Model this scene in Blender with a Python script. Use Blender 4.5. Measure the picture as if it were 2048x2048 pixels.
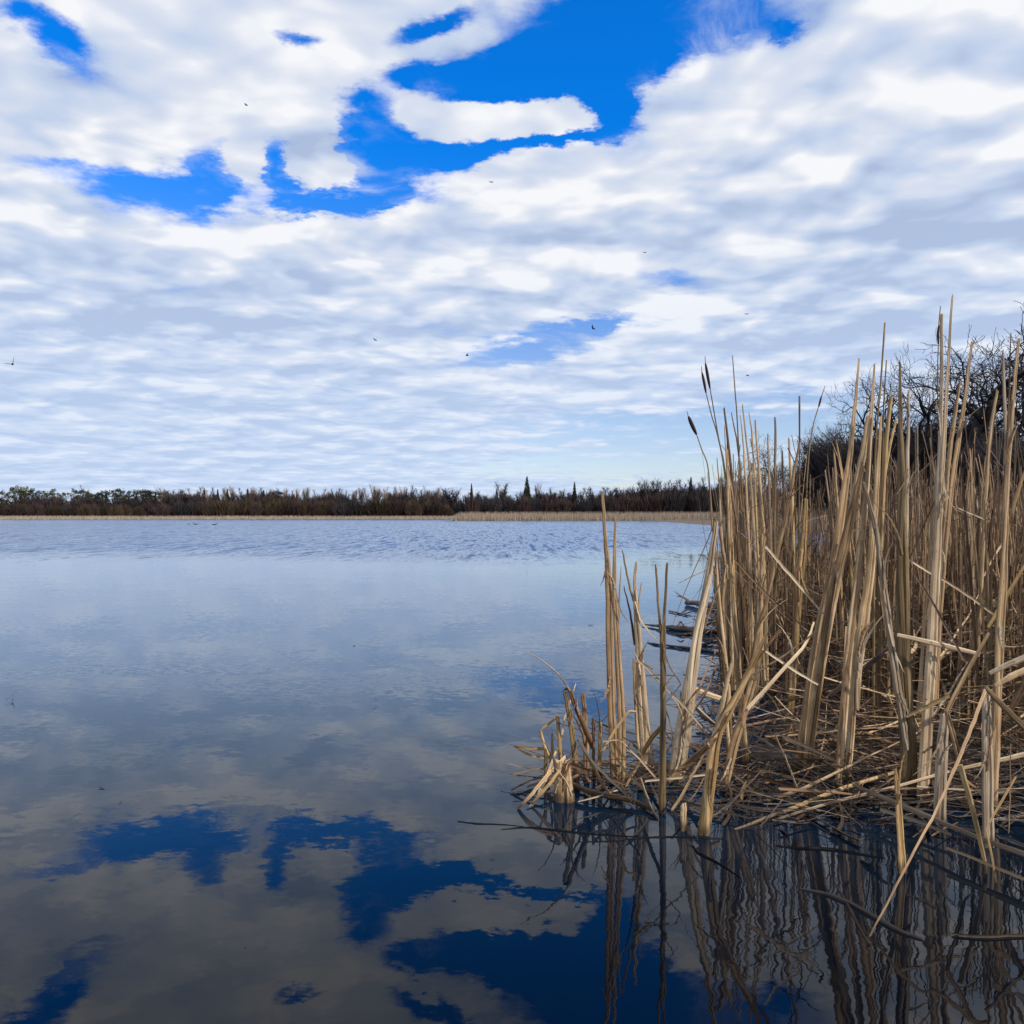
import bpy, math, random
import numpy as np
from mathutils import Vector, Matrix
R = math.radians
for o in list(bpy.data.objects): bpy.data.objects.remove(o)
scene = bpy.context.scene
COL = scene.collection

# ------------------------------------------------------------------ camera
F, H, HY, CX = 1500.0, 1.0, 1033.0, 1024.0     # focal length and horizon row for a 2048 px picture, eye height in metres
cam_d = bpy.data.cameras.new('camera'); cam = bpy.data.objects.new('camera', cam_d); COL.objects.link(cam)
cam.location = (0, 0, H); cam.rotation_euler = (R(90), 0, 0)
cam_d.sensor_width = 36; cam_d.lens = 36 * F / 2048; cam_d.shift_y = (HY - 1024) / 2048
cam_d.clip_start = 0.05; cam_d.clip_end = 6000
scene.camera = cam
scene.view_settings.view_transform = 'Standard'; scene.view_settings.look = 'None'
scene.view_settings.exposure = 0.0; scene.view_settings.gamma = 1.0
SUN_AZ, SUN_EL = R(126), R(38)                # clockwise from +Y

# ------------------------------------------------------------------ sky
world = bpy.data.worlds.new('World'); scene.world = world; world.use_nodes = True
class NT:
    def __init__(s, tree): s.t = tree; s.n = tree.nodes; s.l = tree.links
    def put(s, node, i, v):
        if v is None: return
        if isinstance(v, bpy.types.NodeSocket): s.l.new(v, node.inputs[i])
        else: node.inputs[i].default_value = v
    def math(s, op, a, b=None, c=None, clamp=False):
        n = s.n.new('ShaderNodeMath'); n.operation = op; n.use_clamp = clamp
        s.put(n, 0, a); s.put(n, 1, b); s.put(n, 2, c); return n.outputs[0]
    def vec(s, op, a, b=None, c=None, out=0):
        n = s.n.new('ShaderNodeVectorMath'); n.operation = op
        s.put(n, 0, a); s.put(n, 1, b)
        if op == 'MULTIPLY_ADD': s.put(n, 2, c)
        if op == 'SCALE' and c is not None: s.put(n, 3, c)
        return n.outputs['Value'] if out else n.outputs[0]
    def xyz(s, x=0, y=0, z=0):
        n = s.n.new('ShaderNodeCombineXYZ'); s.put(n, 0, x); s.put(n, 1, y); s.put(n, 2, z); return n.outputs[0]
    def sep(s, v):
        n = s.n.new('ShaderNodeSeparateXYZ'); s.put(n, 0, v); return n.outputs
    def noise(s, v, scale, detail=4, rough=.5, dist=0, col=False, lac=2.0):
        n = s.n.new('ShaderNodeTexNoise'); s.put(n, 'Vector', v); n.inputs['Scale'].default_value = scale
        n.inputs['Detail'].default_value = detail; n.inputs['Roughness'].default_value = rough
        n.inputs['Distortion'].default_value = dist; n.inputs['Lacunarity'].default_value = lac
        return n.outputs['Color' if col else 'Fac']
    def ss(s, v, a, b, lo=0, hi=1, kind='SMOOTHSTEP'):
        n = s.n.new('ShaderNodeMapRange'); n.interpolation_type = kind
        s.put(n, 0, v); s.put(n, 1, a); s.put(n, 2, b); s.put(n, 3, lo); s.put(n, 4, hi); return n.outputs[0]
    def mix(s, f, a, b, blend='MIX'):
        n = s.n.new('ShaderNodeMix'); n.data_type = 'RGBA'; n.blend_type = blend
        s.put(n, 0, f)
        for i, v in ((6, a), (7, b)):
            if not isinstance(v, bpy.types.NodeSocket) and len(v) == 3: v = (*v, 1)
            s.put(n, i, v)
        return n.outputs[2]
    def ramp(s, f, stops):
        n = s.n.new('ShaderNodeValToRGB'); s.put(n, 0, f); e = n.color_ramp.elements
        while len(e) < len(stops): e.new(.5)
        for k, (p, c) in enumerate(stops): e[k].position = p; e[k].color = (*c, 1)
        return n.outputs[0]
    def blobs(s, uv, items, start=0.0, grow=1.0):
        acc = start
        for (x, y, rx, ry, a, amp) in items:          # ellipse in the tangent plane of the sky ahead
            m = s.n.new('ShaderNodeMapping'); m.vector_type = 'TEXTURE'; s.l.new(uv, m.inputs[0])
            m.inputs['Location'].default_value = (x - CX, HY - y, 0)
            m.inputs['Rotation'].default_value = (0, 0, R(a)); m.inputs['Scale'].default_value = (rx * grow, ry * grow, 1)
            d = s.vec('DOT_PRODUCT', m.outputs[0], m.outputs[0], out=1)
            g = s.math('POWER', .40, s.math('POWER', d, 1.05))
            acc = s.math('MULTIPLY_ADD', g, amp, acc)
        return acc

w = NT(world.node_tree)
for n in list(w.n): w.n.remove(n)
tc = w.n.new('ShaderNodeTexCoord').outputs['Generated']
dx, dy, dz = w.sep(tc)
yy = w.math('MAXIMUM', dy, .08)
flat = w.xyz(w.math('DIVIDE', dx, yy), w.math('DIVIDE', dz, yy), 0)
uv0 = w.vec('SCALE', flat, c=F)
zz = w.math('ADD', w.math('MAXIMUM', dz, 0), .10)
P = w.xyz(w.math('DIVIDE', w.math('MULTIPLY', dx, .84), zz), w.math('DIVIDE', dy, zz), 0)
# domain warp: large soft billows and small ragged edges
wn1 = w.noise(P, 2.3, 3, .55, col=True)
wn2 = w.noise(P, 9.0, 8, .68, col=True)
warp = w.vec('ADD', w.vec('MULTIPLY', w.vec('SUBTRACT', wn1, (.5, .5, .5)), (120, 70, 0)),
             w.vec('MULTIPLY', w.vec('SUBTRACT', wn2, (.5, .5, .5)), (130, 95, 0)))
uv = w.vec('ADD', uv0, warp)
GAPS = [  # x, y, rx, ry, turn, amount  (where the blue shows, matched to the photograph)
 (120, 66, 92, 38, -30, 1.3), (590, 66, 38, 20, -12, 1.1), (40, 20, 40, 20, 0, .5),
 (1230, 40, 250, 70, 8, 1.7), (1130, 120, 200, 62, 12, 1.6), (1030, 168, 150, 36, 0, 1.2), (1220, 190, 55, 70, 0, 1.2),
 (860, 30, 70, 16, 18, 1.0), (830, 150, 60, 26, 0, 1.1),
 (752, 250, 58, 58, 40, 1.3), (720, 385, 120, 26, -3, 1.1), (790, 325, 80, 50, 10, 1.25), (930, 312, 120, 22, 5, 1.5), (1110, 290, 110, 13, 8, 1.4), (1215, 225, 34, 44, 0, 1.2),
 (345, 378, 140, 38, -6, 1.35), (425, 325, 36, 50, 0, 1.2), (120, 335, 150, 20, 0, .55), (552, 328, 22, 42, 0, 1.8), (694, 268, 34, 26, -30, 1.1), (665, 402, 90, 15, 0, 1.7), (600, 285, 30, 14, 30, .5),
 (1555, 64, 26, 16, 0, .9), (700, 195, 40, 20, 0, .7),
 (1320, 570, 100, 22, 0, .55), (1050, 705, 120, 28, 0, 1.15), (1190, 655, 110, 18, 8, .95),
 (1330, 862, 300, 34, 0, .85), (1640, 850, 260, 40, 0, .8), (1190, 932, 300, 26, 0, .7), (1450, 945, 400, 26, 0, .6), (1600, 790, 200, 14, 0, .45), (980, 655, 160, 12, 0, .3)]
LUMPS = [
 (652, 334, 74, 40, 0, 2.0), (990, 236, 180, 38, 0, 1.8), (850, 172, 80, 26, 0, .9), (960, 75, 130, 36, 10, .9),
 (1300, 48, 62, 13, 8, .35), (1160, 205, 60, 10, 10, .35), (480, 330, 50, 70, 0, .5), (640, 270, 60, 20, -20, .4)]
side = w.ss(dy, .1, .4)
g = w.math('MULTIPLY', w.blobs(uv, GAPS, grow=1.18), side)
l = w.math('MULTIPLY', w.blobs(uv, LUMPS), side)
nA = w.noise(P, 2.3, 9, .52, .05)
Pb = w.vec('MULTIPLY_ADD', P, (.94, .94, 1), (-.015, -.05, 0))
nB = w.noise(Pb, 2.3, 5, .48, .05)
def puffs(p, sc, det):
    n = w.n.new('ShaderNodeTexVoronoi'); n.voronoi_dimensions = '2D'; n.feature = 'SMOOTH_F1'; n.inputs['Scale'].default_value = sc; n.inputs['Detail'].default_value = det
    n.inputs['Roughness'].default_value = .55; n.inputs['Smoothness'].default_value = .65; w.l.new(p, n.inputs['Vector']); return n.outputs['Distance']
Pw = w.vec('ADD', P, w.vec('MULTIPLY', w.vec('SUBTRACT', wn1, (.5, .5, .5)), (.26, .26, 0)))
vA = puffs(Pw, 4.2, 2.0)
vA0 = vA
nE = w.noise(P, 5.5, 9, .64, .1)
dens = w.math('ADD', w.math('SUBTRACT', w.math('ADD', w.math('MULTIPLY', nA, 1.05), .03), g), w.math('MULTIPLY', l, .8))
dens = w.math('ADD', dens, w.math('MULTIPLY', nE, .85))
dens = w.math('ADD', dens, w.math('MULTIPLY', w.math('SUBTRACT', .98, vA0), .62))
cover = w.ss(dens, .06, .86)
veil = w.math('MULTIPLY', w.ss(w.noise(w.vec('ADD', P, (7.3, 2.1, 0)), 3.4, 8, .62, .8), .52, .74), w.ss(dens, -.75, .35, 0, .75))
cover = w.math('MAXIMUM', cover, veil)
# cloud shading: thick parts grey-blue, edges towards the sun bright
SHADE = [
 (330, 660, 420, 42, -2, .75), (640, 640, 300, 30, 0, .35), (1750, 470, 260, 110, 12, .45), (1620, 650, 240, 50, 5, .6), (1900, 400, 200, 80, 10, .4),
 (150, 560, 260, 30, -6, .3), (1500, 420, 260, 40, 6, .25), (1880, 640, 200, 40, 6, .35), (900, 560, 260, 22, -3, .25),
 (420, 810, 420, 16, -2, .35), (1150, 480, 240, 22, -4, .25), (200, 230, 200, 22, -8, .2), (500, 130, 220, 24, -4, .18), (1420, 160, 120, 40, 15, .18)]
LIT = [(250, 285, 200, 28, -6, .35), (480, 210, 160, 26, -8, .3), (1330, 620, 150, 36, 8, .6), (330, 420, 340, 22, -4, .3), (640, 500, 420, 24, -2, .25), (300, 690, 420, 14, 0, .45),
 (1080, 310, 200, 16, 3, .3), (1000, 395, 200, 20, 4, .25), (1450, 250, 200, 50, 12, .2)]
sh = w.math('SUBTRACT', w.blobs(uv, SHADE), w.blobs(uv, LIT))
sh = w.math('MULTIPLY', sh, side)
nC = w.noise(P, 1.1, 6, .5, .3)
vB = puffs(w.vec('MULTIPLY_ADD', Pw, (.965, .965, 1), (-.02, -.045, 0)), 4.2, 2.0)
t = w.math('MULTIPLY_ADD', w.math('SUBTRACT', nB, nA), 1.3, .66)
t = w.math('ADD', t, w.math('MULTIPLY', w.math('SUBTRACT', nC, .5), -.9))
t = w.math('ADD', t, w.math('MULTIPLY', w.math('SUBTRACT', vB, vA), .72))
t = w.math('ADD', t, w.math('MULTIPLY', w.math('SUBTRACT', .62, vA), .34))
t = w.math('ADD', t, w.math('MULTIPLY', w.math('SUBTRACT', nE, .5), .45))
t = w.math('SUBTRACT', t, w.math('MULTIPLY', sh, .72))
t = w.math('SUBTRACT', t, w.math('MULTIPLY', w.ss(dz, .30, .02), .18), None, True)
ccol = w.ramp(t, [(0, (.42, .52, .73)), (.35, (.55, .65, .84)), (.7, (.72, .77, .88)), (1, (.93, .94, .97))])
# far low clouds melt into pale air
ccol = w.mix(w.ss(dz, .40, .02, 0, .60), ccol, (.56, .71, .96))
sky = w.n.new('ShaderNodeTexSky'); sky.sky_type = 'NISHITA'; sky.sun_disc = False
sky.sun_elevation = SUN_EL; sky.sun_rotation = SUN_AZ; sky.air_density = 1.0; sky.dust_density = .4; sky.ozone_density = 2.0
bg1 = w.n.new('ShaderNodeBackground'); bg2 = w.n.new('ShaderNodeBackground')
tint = w.mix(w.ss(dz, .13, .46), (.98, .975, 1.14), (.02, .86, 1.95))
w.l.new(w.mix(1.0, sky.outputs[0], tint, 'MULTIPLY'), bg1.inputs[0]); bg1.inputs[1].default_value = .13
w.l.new(ccol, bg2.inputs[0]); bg2.inputs[1].default_value = 1.0
mx = w.n.new('ShaderNodeMixShader'); w.l.new(cover, mx.inputs[0]); w.l.new(bg1.outputs[0], mx.inputs[1]); w.l.new(bg2.outputs[0], mx.inputs[2])
wo = w.n.new('ShaderNodeOutputWorld'); w.l.new(mx.outputs[0], wo.inputs[0])

world.cycles.sampling_method = 'MANUAL'; world.cycles.sample_map_resolution = 256
# ------------------------------------------------------------------ sun
sd = bpy.data.lights.new('sun', 'SUN'); sd.energy = 5.0; sd.angle = R(1.2); sd.color = (1, .93, .82)
sun = bpy.data.objects.new('sun', sd); COL.objects.link(sun)
sv = Vector((math.sin(SUN_AZ) * math.cos(SUN_EL), math.cos(SUN_AZ) * math.cos(SUN_EL), math.sin(SUN_EL)))
sun.rotation_euler = sv.to_track_quat('Z', 'Y').to_euler(); sun.location = sv * 20

# ------------------------------------------------------------------ helpers
def at(px, py, Y): return Vector(((px - CX) / F * Y, Y, H + (HY - py) / F * Y))
def yfor(py, z=0.0): return (H - z) * F / (py - HY)
def tag(o, label=None, cat=None, group=None, kind=None):
    if label: o['label'] = label
    if cat: o['category'] = cat
    if group: o['group'] = group
    if kind: o['kind'] = kind
    return o
def empty(name, loc):
    o = bpy.data.objects.new(name, None); COL.objects.link(o); o.location = loc; o.empty_display_size = .1; return o
class MB:
    def __init__(s): s.v = []; s.f = []; s.c = []; s.k = 0
    def tube(s, pts, hw, hd, across=None, prof=None, torn=0.0, rng=random, closed_tip=False, phase=0.0):
        """sweep a closed profile along pts; hw/hd half width / half depth per point"""
        prof = prof or DIAMOND
        n = len(prof); s.k += 1; kk = s.k
        base = len(s.v); L = 0.0; m = len(pts); prev = across
        for i, p in enumerate(pts):
            tdir = (pts[min(i + 1, m - 1)] - pts[max(i - 1, 0)])
            if tdir.length < 1e-9: tdir = Vector((0, 0, 1))
            tdir.normalize()
            if prev is None: prev = Vector((1, 0, 0)) if abs(tdir.x) < .9 else Vector((0, 1, 0))
            a = prev - tdir * prev.dot(tdir)
            if a.length < 1e-4: a = tdir.orthogonal()
            a.normalize(); prev = a; b = tdir.cross(a)
            if i: L += (p - pts[i - 1]).length
            end = (i == m - 1)
            for j, (u, w_) in enumerate(prof):
                q = p + a * (u * hw[i]) + b * (w_ * hd[i])
                if end and torn: q = q + tdir * rng.uniform(-torn, torn)
                s.v.append(q); s.c.append((kk + .05 + .9 * j / n, L + phase))
        for i in range(m - 1):
            r0 = base + i * n; r1 = r0 + n
            for j in range(n):
                j2 = (j + 1) % n; s.f.append((r0 + j, r0 + j2, r1 + j2, r1 + j))
        s.f.append(tuple(base + j for j in reversed(range(n)))); s.f.append(tuple(base + (m - 1) * n + j for j in range(n)))
    def tri(s, a, b, c, uv=(0, 0)):
        i = len(s.v); s.v += [a, b, c]; s.c += [uv] * 3; s.f.append((i, i + 1, i + 2))
    def mesh(s, name, mat, smooth=False, origin=None):
        me = bpy.data.meshes.new(name)
        vs = [tuple(v - origin) for v in s.v] if origin is not None else [tuple(v) for v in s.v]
        me.from_pydata(vs, [], s.f)
        at_ = me.attributes.new('fib', 'FLOAT2', 'POINT'); at_.data.foreach_set('vector', np.array(s.c, dtype=np.float32).ravel())
        me.materials.append(mat)
        if smooth: me.polygons.foreach_set('use_smooth', [True] * len(me.polygons))
        me.update(); return me
    def build(s, name, mat, parent=None, smooth=False):
        org = Vector(parent.location) if parent is not None else None
        o = bpy.data.objects.new(name, s.mesh(name, mat, smooth, org)); COL.objects.link(o)
        if parent is not None: o.parent = parent
        return o
DIAMOND = [(-1, 0), (0, -.8), (1, 0), (0, .8)]
GROOVE = [(-1, .1), (-.72, -.62), (-.3, -.9), (-.08, -.35), (.12, -.35), (.36, -.85), (.76, -.55), (1, .1), (.5, .6), (-.5, .6)]
CRES = [(-1, .5), (-.6, -.3), (0, -.7), (.6, -.3), (1, .5), (.55, .15), (0, -.1), (-.55, .15)]
ROUND6 = [(math.cos(k * math.pi / 3), math.sin(k * math.pi / 3)) for k in range(6)]
ROUND4 = [(1, 0), (0, 1), (-1, 0), (0, -1)]
TRI = [(1, 0), (-.5, .87), (-.5, -.87)]

def smooth_path(pts, ws, sub=5, wob=0.0, rng=random):
    """Catmull-Rom through pts, widths interpolated"""
    n = len(pts)
    if n == 2: pts = [pts[0], (pts[0] + pts[1]) / 2, pts[1]]; ws = [ws[0], (ws[0] + ws[1]) / 2, ws[1]]; n = 3
    P = [pts[0] * 2 - pts[1]] + list(pts) + [pts[-1] * 2 - pts[-2]]
    out = []; wo_ = []
    for i in range(1, n):
        p0, p1, p2, p3 = P[i - 1], P[i], P[i + 1], P[i + 2]
        for k in range(sub):
            t = k / sub
            out.append(.5 * ((2 * p1) + (p2 - p0) * t + (2 * p0 - 5 * p1 + 4 * p2 - p3) * t * t + (3 * p1 - p0 - 3 * p2 + p3) * t ** 3))
            wo_.append(ws[i - 1] * (1 - t) + ws[i] * t)
    out.append(pts[-1]); wo_.append(ws[-1])
    if wob:
        for i in range(1, len(out) - 1): out[i] = out[i] + Vector((rng.uniform(-wob, wob), rng.uniform(-wob, wob), rng.uniform(-wob, wob) * .4))
    return out, wo_
def lin_path(pts, ws, sub=3):
    out = []; wo_ = []
    for i in range(len(pts) - 1):
        for k in range(sub):
            t = k / sub * .94 + .03
            out.append(pts[i].lerp(pts[i + 1], t)); wo_.append(ws[i] * (1 - t) + ws[i + 1] * t)
    out.append(pts[-1]); wo_.append(ws[-1]); return out, wo_

# ------------------------------------------------------------------ materials
def new_mat(name):
    m = bpy.data.materials.new(name); m.use_nodes = True; t = NT(m.node_tree); b = m.node_tree.nodes['Principled BSDF']; return m, t, b
def reed_mat(name, stops, rough=.62, val=1.0, spec=.35):
    m, t, b = new_mat(name)
    a = t.n.new('ShaderNodeAttribute'); a.attribute_name = 'fib'
    u, v, _ = t.sep(a.outputs['Vector'])
    wn = t.n.new('ShaderNodeTexWhiteNoise'); wn.noise_dimensions = '2D'
    oi = t.n.new('ShaderNodeObjectInfo').outputs['Random']
    t.l.new(t.xyz(t.math('FLOOR', u), t.math('MULTIPLY', oi, 91.7), 0), wn.inputs['Vector']); rnd = wn.outputs['Value']
    shift = t.math('MULTIPLY', rnd, 37.0)
    fib = t.noise(t.xyz(t.math('MULTIPLY', u, 26), t.math('MULTIPLY_ADD', v, 3.0, shift), oi), 1.0, 5, .65)
    blot = t.noise(t.xyz(t.math('MULTIPLY', u, 2.2), t.math('MULTIPLY_ADD', v, 7.0, shift), 3.1), 1.0, 4, .6)
    spots = t.noise(t.xyz(t.math('MULTIPLY', u, 9), t.math('MULTIPLY_ADD', v, 42.0, shift), 8.0), 1.0, 2, .5)
    f = t.math('ADD', t.math('MULTIPLY', rnd, .50), t.math('MULTIPLY', t.math('SUBTRACT', fib, .5), 1.35))
    f = t.math('ADD', f, t.math('MULTIPLY', t.math('SUBTRACT', blot, .5), 1.0))
    f = t.math('ADD', f, .33, None, True)
    c = t.ramp(f, stops)
    wea = t.noise(t.xyz(t.math('MULTIPLY', u, 1.3), t.math('MULTIPLY_ADD', v, 2.2, shift), 12.0), 1.0, 3, .6)
    c = t.mix(t.ss(wea, .52, .72, 0, .45), c, (.31, .245, .175))
    c = t.mix(t.ss(wea, .46, .30, 0, .6), c, (.075, .045, .025))
    c = t.mix(t.ss(spots, .64, .74, 0, .8), c, (.045, .03, .018))
    pos = t.sep(t.n.new('ShaderNodeNewGeometry').outputs['Position'])[2]      # soaked foot, ragged upper edge
    wet_ = t.math('MULTIPLY_ADD', t.math('SUBTRACT', blot, .5), -.09, pos)
    c = t.mix(t.ss(wet_, .045, .010, 0, .75), c, (.03, .021, .014))
    c = t.mix(1.0, c, (1.06, .98, .87), 'MULTIPLY')
    if val != 1.0: c = t.mix(1.0, c, (val, val, val), 'MULTIPLY')
    t.l.new(c, b.inputs['Base Color']); b.inputs['Roughness'].default_value = rough
    b.inputs['Specular IOR Level'].default_value = spec
    bp = t.n.new('ShaderNodeBump'); bp.inputs['Strength'].default_value = .55; bp.inputs['Distance'].default_value = .002
    t.l.new(fib, bp.inputs['Height']); t.l.new(bp.outputs[0], b.inputs['Normal'])
    return m
DRY = reed_mat('dry_reed', [(0, (.04, .022, .012)), (.25, (.115, .072, .038)), (.55, (.26, .175, .10)), (.8, (.40, .30, .19)), (1, (.53, .43, .31))])
GREY = reed_mat('grey_reed', [(0, (.06, .045, .035)), (.35, (.16, .125, .095)), (.7, (.31, .26, .21)), (1, (.47, .42, .36))])
GOLD = reed_mat('golden_reed', [(0, (.07, .04, .016)), (.35, (.20, .13, .058)), (.7, (.37, .26, .13)), (1, (.53, .41, .25))])
OLIVE = reed_mat('olive_stem', [(0, (.03, .021, .012)), (.4, (.095, .066, .032)), (.8, (.20, .145, .075)), (1, (.30, .23, .13))], .5)
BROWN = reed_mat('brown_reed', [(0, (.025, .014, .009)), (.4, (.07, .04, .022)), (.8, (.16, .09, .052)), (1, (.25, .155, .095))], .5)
WET = reed_mat('wet_rotted_reed', [(0, (.012, .009, .008)), (.5, (.035, .022, .018)), (1, (.09, .055, .04))], .3, spec=.5)
PALE = reed_mat('pale_reed', [(0, (.12, .085, .055)), (.35, (.32, .245, .17)), (.75, (.52, .44, .34)), (1, (.64, .58, .48))])
def plain(name, col, rough=.8, var=.35, sc=6.0):
    m, t, b = new_mat(name)
    oc = t.n.new('ShaderNodeTexCoord').outputs['Object']; oi = t.n.new('ShaderNodeObjectInfo').outputs['Random']
    n = t.noise(oc, sc, 5, .6)
    k = t.math('ADD', t.math('MULTIPLY_ADD', n, var * 2, 1 - var), t.math('MULTIPLY', t.math('SUBTRACT', oi, .5), var * 1.6))
    t.l.new(t.vec('MULTIPLY', t.xyz(k, k, k), col), b.inputs['Base Color']); b.inputs['Roughness'].default_value = rough
    b.inputs['Specular IOR Level'].default_value = .25
    bp = t.n.new('ShaderNodeBump'); bp.inputs['Strength'].default_value = .4; bp.inputs['Distance'].default_value = .02
    t.l.new(n, bp.inputs['Height']); t.l.new(bp.outputs[0], b.inputs['Normal'])
    return m
DRY_SHADED = reed_mat('shaded_dry_reed', [(0, (.02, .012, .007)), (.25, (.065, .042, .024)), (.55, (.165, .115, .07)), (.8, (.28, .205, .13)), (1, (.42, .33, .23))])  # darker copy of the dry reed, the stand's inner shade in its colour
SEED = plain('seed_head_felt', (.035, .016, .010), .95, .3, 300)
BARK = plain('dark_bark', (.032, .026, .026), .9, .4, 3)
TWIG = plain('dark_twigs', (.032, .027, .031), .9, .3, 1)
BARKG = plain('grey_bark', (.085, .070, .068), .9, .35, 1)
PTWIG = plain('pale_sunlit_twigs', (.21, .16, .13), .9, .35, .3)  # lighter tone, with sunlight on the back row put into the colour
RTWIG = plain('reddish_brown_twigs', (.045, .029, .028), .9, .4, .3)
OTWIG = plain('ochre_brown_twigs', (.048, .034, .022), .9, .4, .3)
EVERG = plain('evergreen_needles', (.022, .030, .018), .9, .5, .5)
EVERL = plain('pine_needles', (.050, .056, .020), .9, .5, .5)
DRIFT = plain('weathered_driftwood', (.065, .042, .032), .6, .6, 14)
DRIFTG = plain('grey_driftwood', (.15, .12, .105), .7, .5, 14)
BIRDM = plain('dark_feathers', (.02, .022, .03), .7, .2, 8)
FAR_REED = plain('far_reed', (.27, .215, .17), .9, .45, .25)
FAR_RUST = plain('rusty_shrub_stems', (.11, .055, .045), .9, .4, .3)

# ground and mud
GROUND, t, b = new_mat('marsh_ground')
oc = t.n.new('ShaderNodeTexCoord').outputs['Object']
n = t.noise(oc, .35, 8, .65); n2 = t.noise(oc, 9.0, 4, .6)
t.l.new(t.mix(t.math('MULTIPLY', t.math('ADD', n, n2), .5), (.035, .024, .016), (.17, .12, .08)), b.inputs['Base Color']); b.inputs['Roughness'].default_value = .95
MUD, t, b = new_mat('wet_mud')
oc = t.n.new('ShaderNodeTexCoord').outputs['Object']
n = t.noise(oc, 14.0, 6, .65)
t.l.new(t.mix(n, (.006, .004, .003), (.05, .034, .022)), b.inputs['Base Color']); b.inputs['Roughness'].default_value = .55
bp = t.n.new('ShaderNodeBump'); bp.inputs['Distance'].default_value = .03; t.l.new(n, bp.inputs['Height']); t.l.new(bp.outputs[0], b.inputs['Normal'])

# water: mirror-like near the reeds, wind ripples further out
WATER, t, b = new_mat('lake_water')
oc = t.n.new('ShaderNodeTexCoord').outputs['Object']; x_, y_, z_ = t.sep(oc)
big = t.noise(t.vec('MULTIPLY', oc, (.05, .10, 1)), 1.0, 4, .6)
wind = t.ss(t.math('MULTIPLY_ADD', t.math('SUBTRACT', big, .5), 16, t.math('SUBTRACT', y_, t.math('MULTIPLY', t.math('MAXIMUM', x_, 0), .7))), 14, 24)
pn = t.noise(t.vec('MULTIPLY', oc, (.55, 1.6, 1)), 1.0, 5, .65)
# a breath of wind on the water to the left, about five metres out
px_ = t.math('DIVIDE', t.math('ADD', x_, 2.0), 1.7); py_ = t.math('DIVIDE', t.math('SUBTRACT', y_, 4.75), .42)
pat = t.math('POWER', .4, t.math('ADD', t.math('MULTIPLY', px_, px_), t.math('MULTIPLY', py_, py_)))
pat = t.math('MULTIPLY', pat, t.ss(pn, .38, .62))
calm = t.math('MULTIPLY_ADD', t.ss(pn, .35, .7), .0045, .0022)
mid = t.math('MULTIPLY', t.ss(y_, 3.2, 8.0), .004)
def slope(vec3, sc, det, rough, amp):
    c = t.noise(t.vec('MULTIPLY', oc, vec3), sc, det, rough, col=True)
    return t.vec('SCALE', t.vec('MULTIPLY', t.vec('SUBTRACT', c, (.5, .5, .5)), (1, 1, 0)), c=amp)
s1 = slope((1.0, 1.6, 1), 15.0, 4, .6, t.math('MULTIPLY', t.math('ADD', calm, mid), 7.0))
s1b = slope((1.0, 2.4, 1), 1.6, 2, .5, t.math('MULTIPLY', t.math('ADD', calm, mid), 2.0))
s2 = slope((1.0, 2.0, 1), 22.0, 3, .6, t.math('MULTIPLY', pat, .42))
s3 = slope((5.0, .80, 1), 1.0, 3, .8, t.math('MULTIPLY', wind, .85))
s4 = slope((2.0, .16, 1), 1.0, 3, .8, t.math('MULTIPLY', wind, .85))
# wind blows the length of the lake, so the wave faces lean down the lake
fx, fy, fz = t.sep(t.vec('ADD', s3, s4))
lean_ = t.math('MULTIPLY', t.math('ADD', t.math('POWER', t.math('ABSOLUTE', fy), 1.3), t.math('MULTIPLY', wind, .015)), -2.4)
tot = t.vec('ADD', t.vec('ADD', t.vec('ADD', s1, s1b), s2), t.xyz(fx, lean_, 0))
t.l.new(t.mix(wind, t.mix(t.ss(y_, 1.4, 6.0), (.0004, .0015, .0040), (.010, .050, .115)), (.006, .055, .17)), b.inputs['Base Color'])  # bluer with distance: brighter sky reflection painted into the body colour
t.l.new(t.vec('NORMALIZE', t.vec('ADD', tot, (0, 0, 1))), b.inputs['Normal'])
b.inputs['Roughness'].default_value = .015
b.inputs['IOR'].default_value = 1.37

# ------------------------------------------------------------------ setting: water, ground, mud bank
def sheet(name, xs, ys, zf, mat, smooth=True):
    v = [(x, y, zf(x, y)) for y in ys for x in xs]; nx = len(xs)
    f = [(j * nx + i, j * nx + i + 1, (j + 1) * nx + i + 1, (j + 1) * nx + i) for j in range(len(ys) - 1) for i in range(nx - 1)]
    me = bpy.data.meshes.new(name); me.from_pydata(v, [], f); me.materials.append(mat)
    if smooth: me.polygons.foreach_set('use_smooth', [True] * len(f))
    o = bpy.data.objects.new(name, me); COL.objects.link(o); return tag(o, kind='structure')
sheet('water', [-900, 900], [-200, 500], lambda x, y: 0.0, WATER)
rg = random.Random(5)
def shore_far(x):       # far edge of the lake: a reed point reaches in from the right
    return 168 + 1.5 * math.sin(x * .13) if x > -13.5 else 250 + 2 * math.sin(x * .09)
def shore_right(y): return 13 + .11 * y
def ground_z(x, y):
    d = min(shore_far(x) - y, shore_right(y) - x, 900)
    if y < 9: d = max(d, 1)
    if y < 10 and x > 7: d = 7 - x
    if d > 0: return -min(.8, d * .12) - .02
    d = -d; return min(.25, d * .06) + (min(1.1, max(0, d - 4) * .035) if y > 150 else min(.5, max(0, d - 6) * .02))
xs = sorted(set([round(s * (1.5 ** k) - s * 1.0, 2) for k in range(0, 19) for s in (-1.0, 1.0)] + [x * 4.0 for x in range(-50, 25)] + [-13.7, -13.3] + [7 + k for k in range(20)]))
xs = [x for x in xs if abs(x) < 2600]
ys = sorted(set([-60, -20, -6, 0, 4, 7, 10] + [10 + 5 * k for k in range(28)] + [150 + 2 * k for k in range(70)] + [300, 330, 380, 480, 700, 1200, 2500, 5000]))
sheet('ground', xs, ys, ground_z, GROUND)

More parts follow.
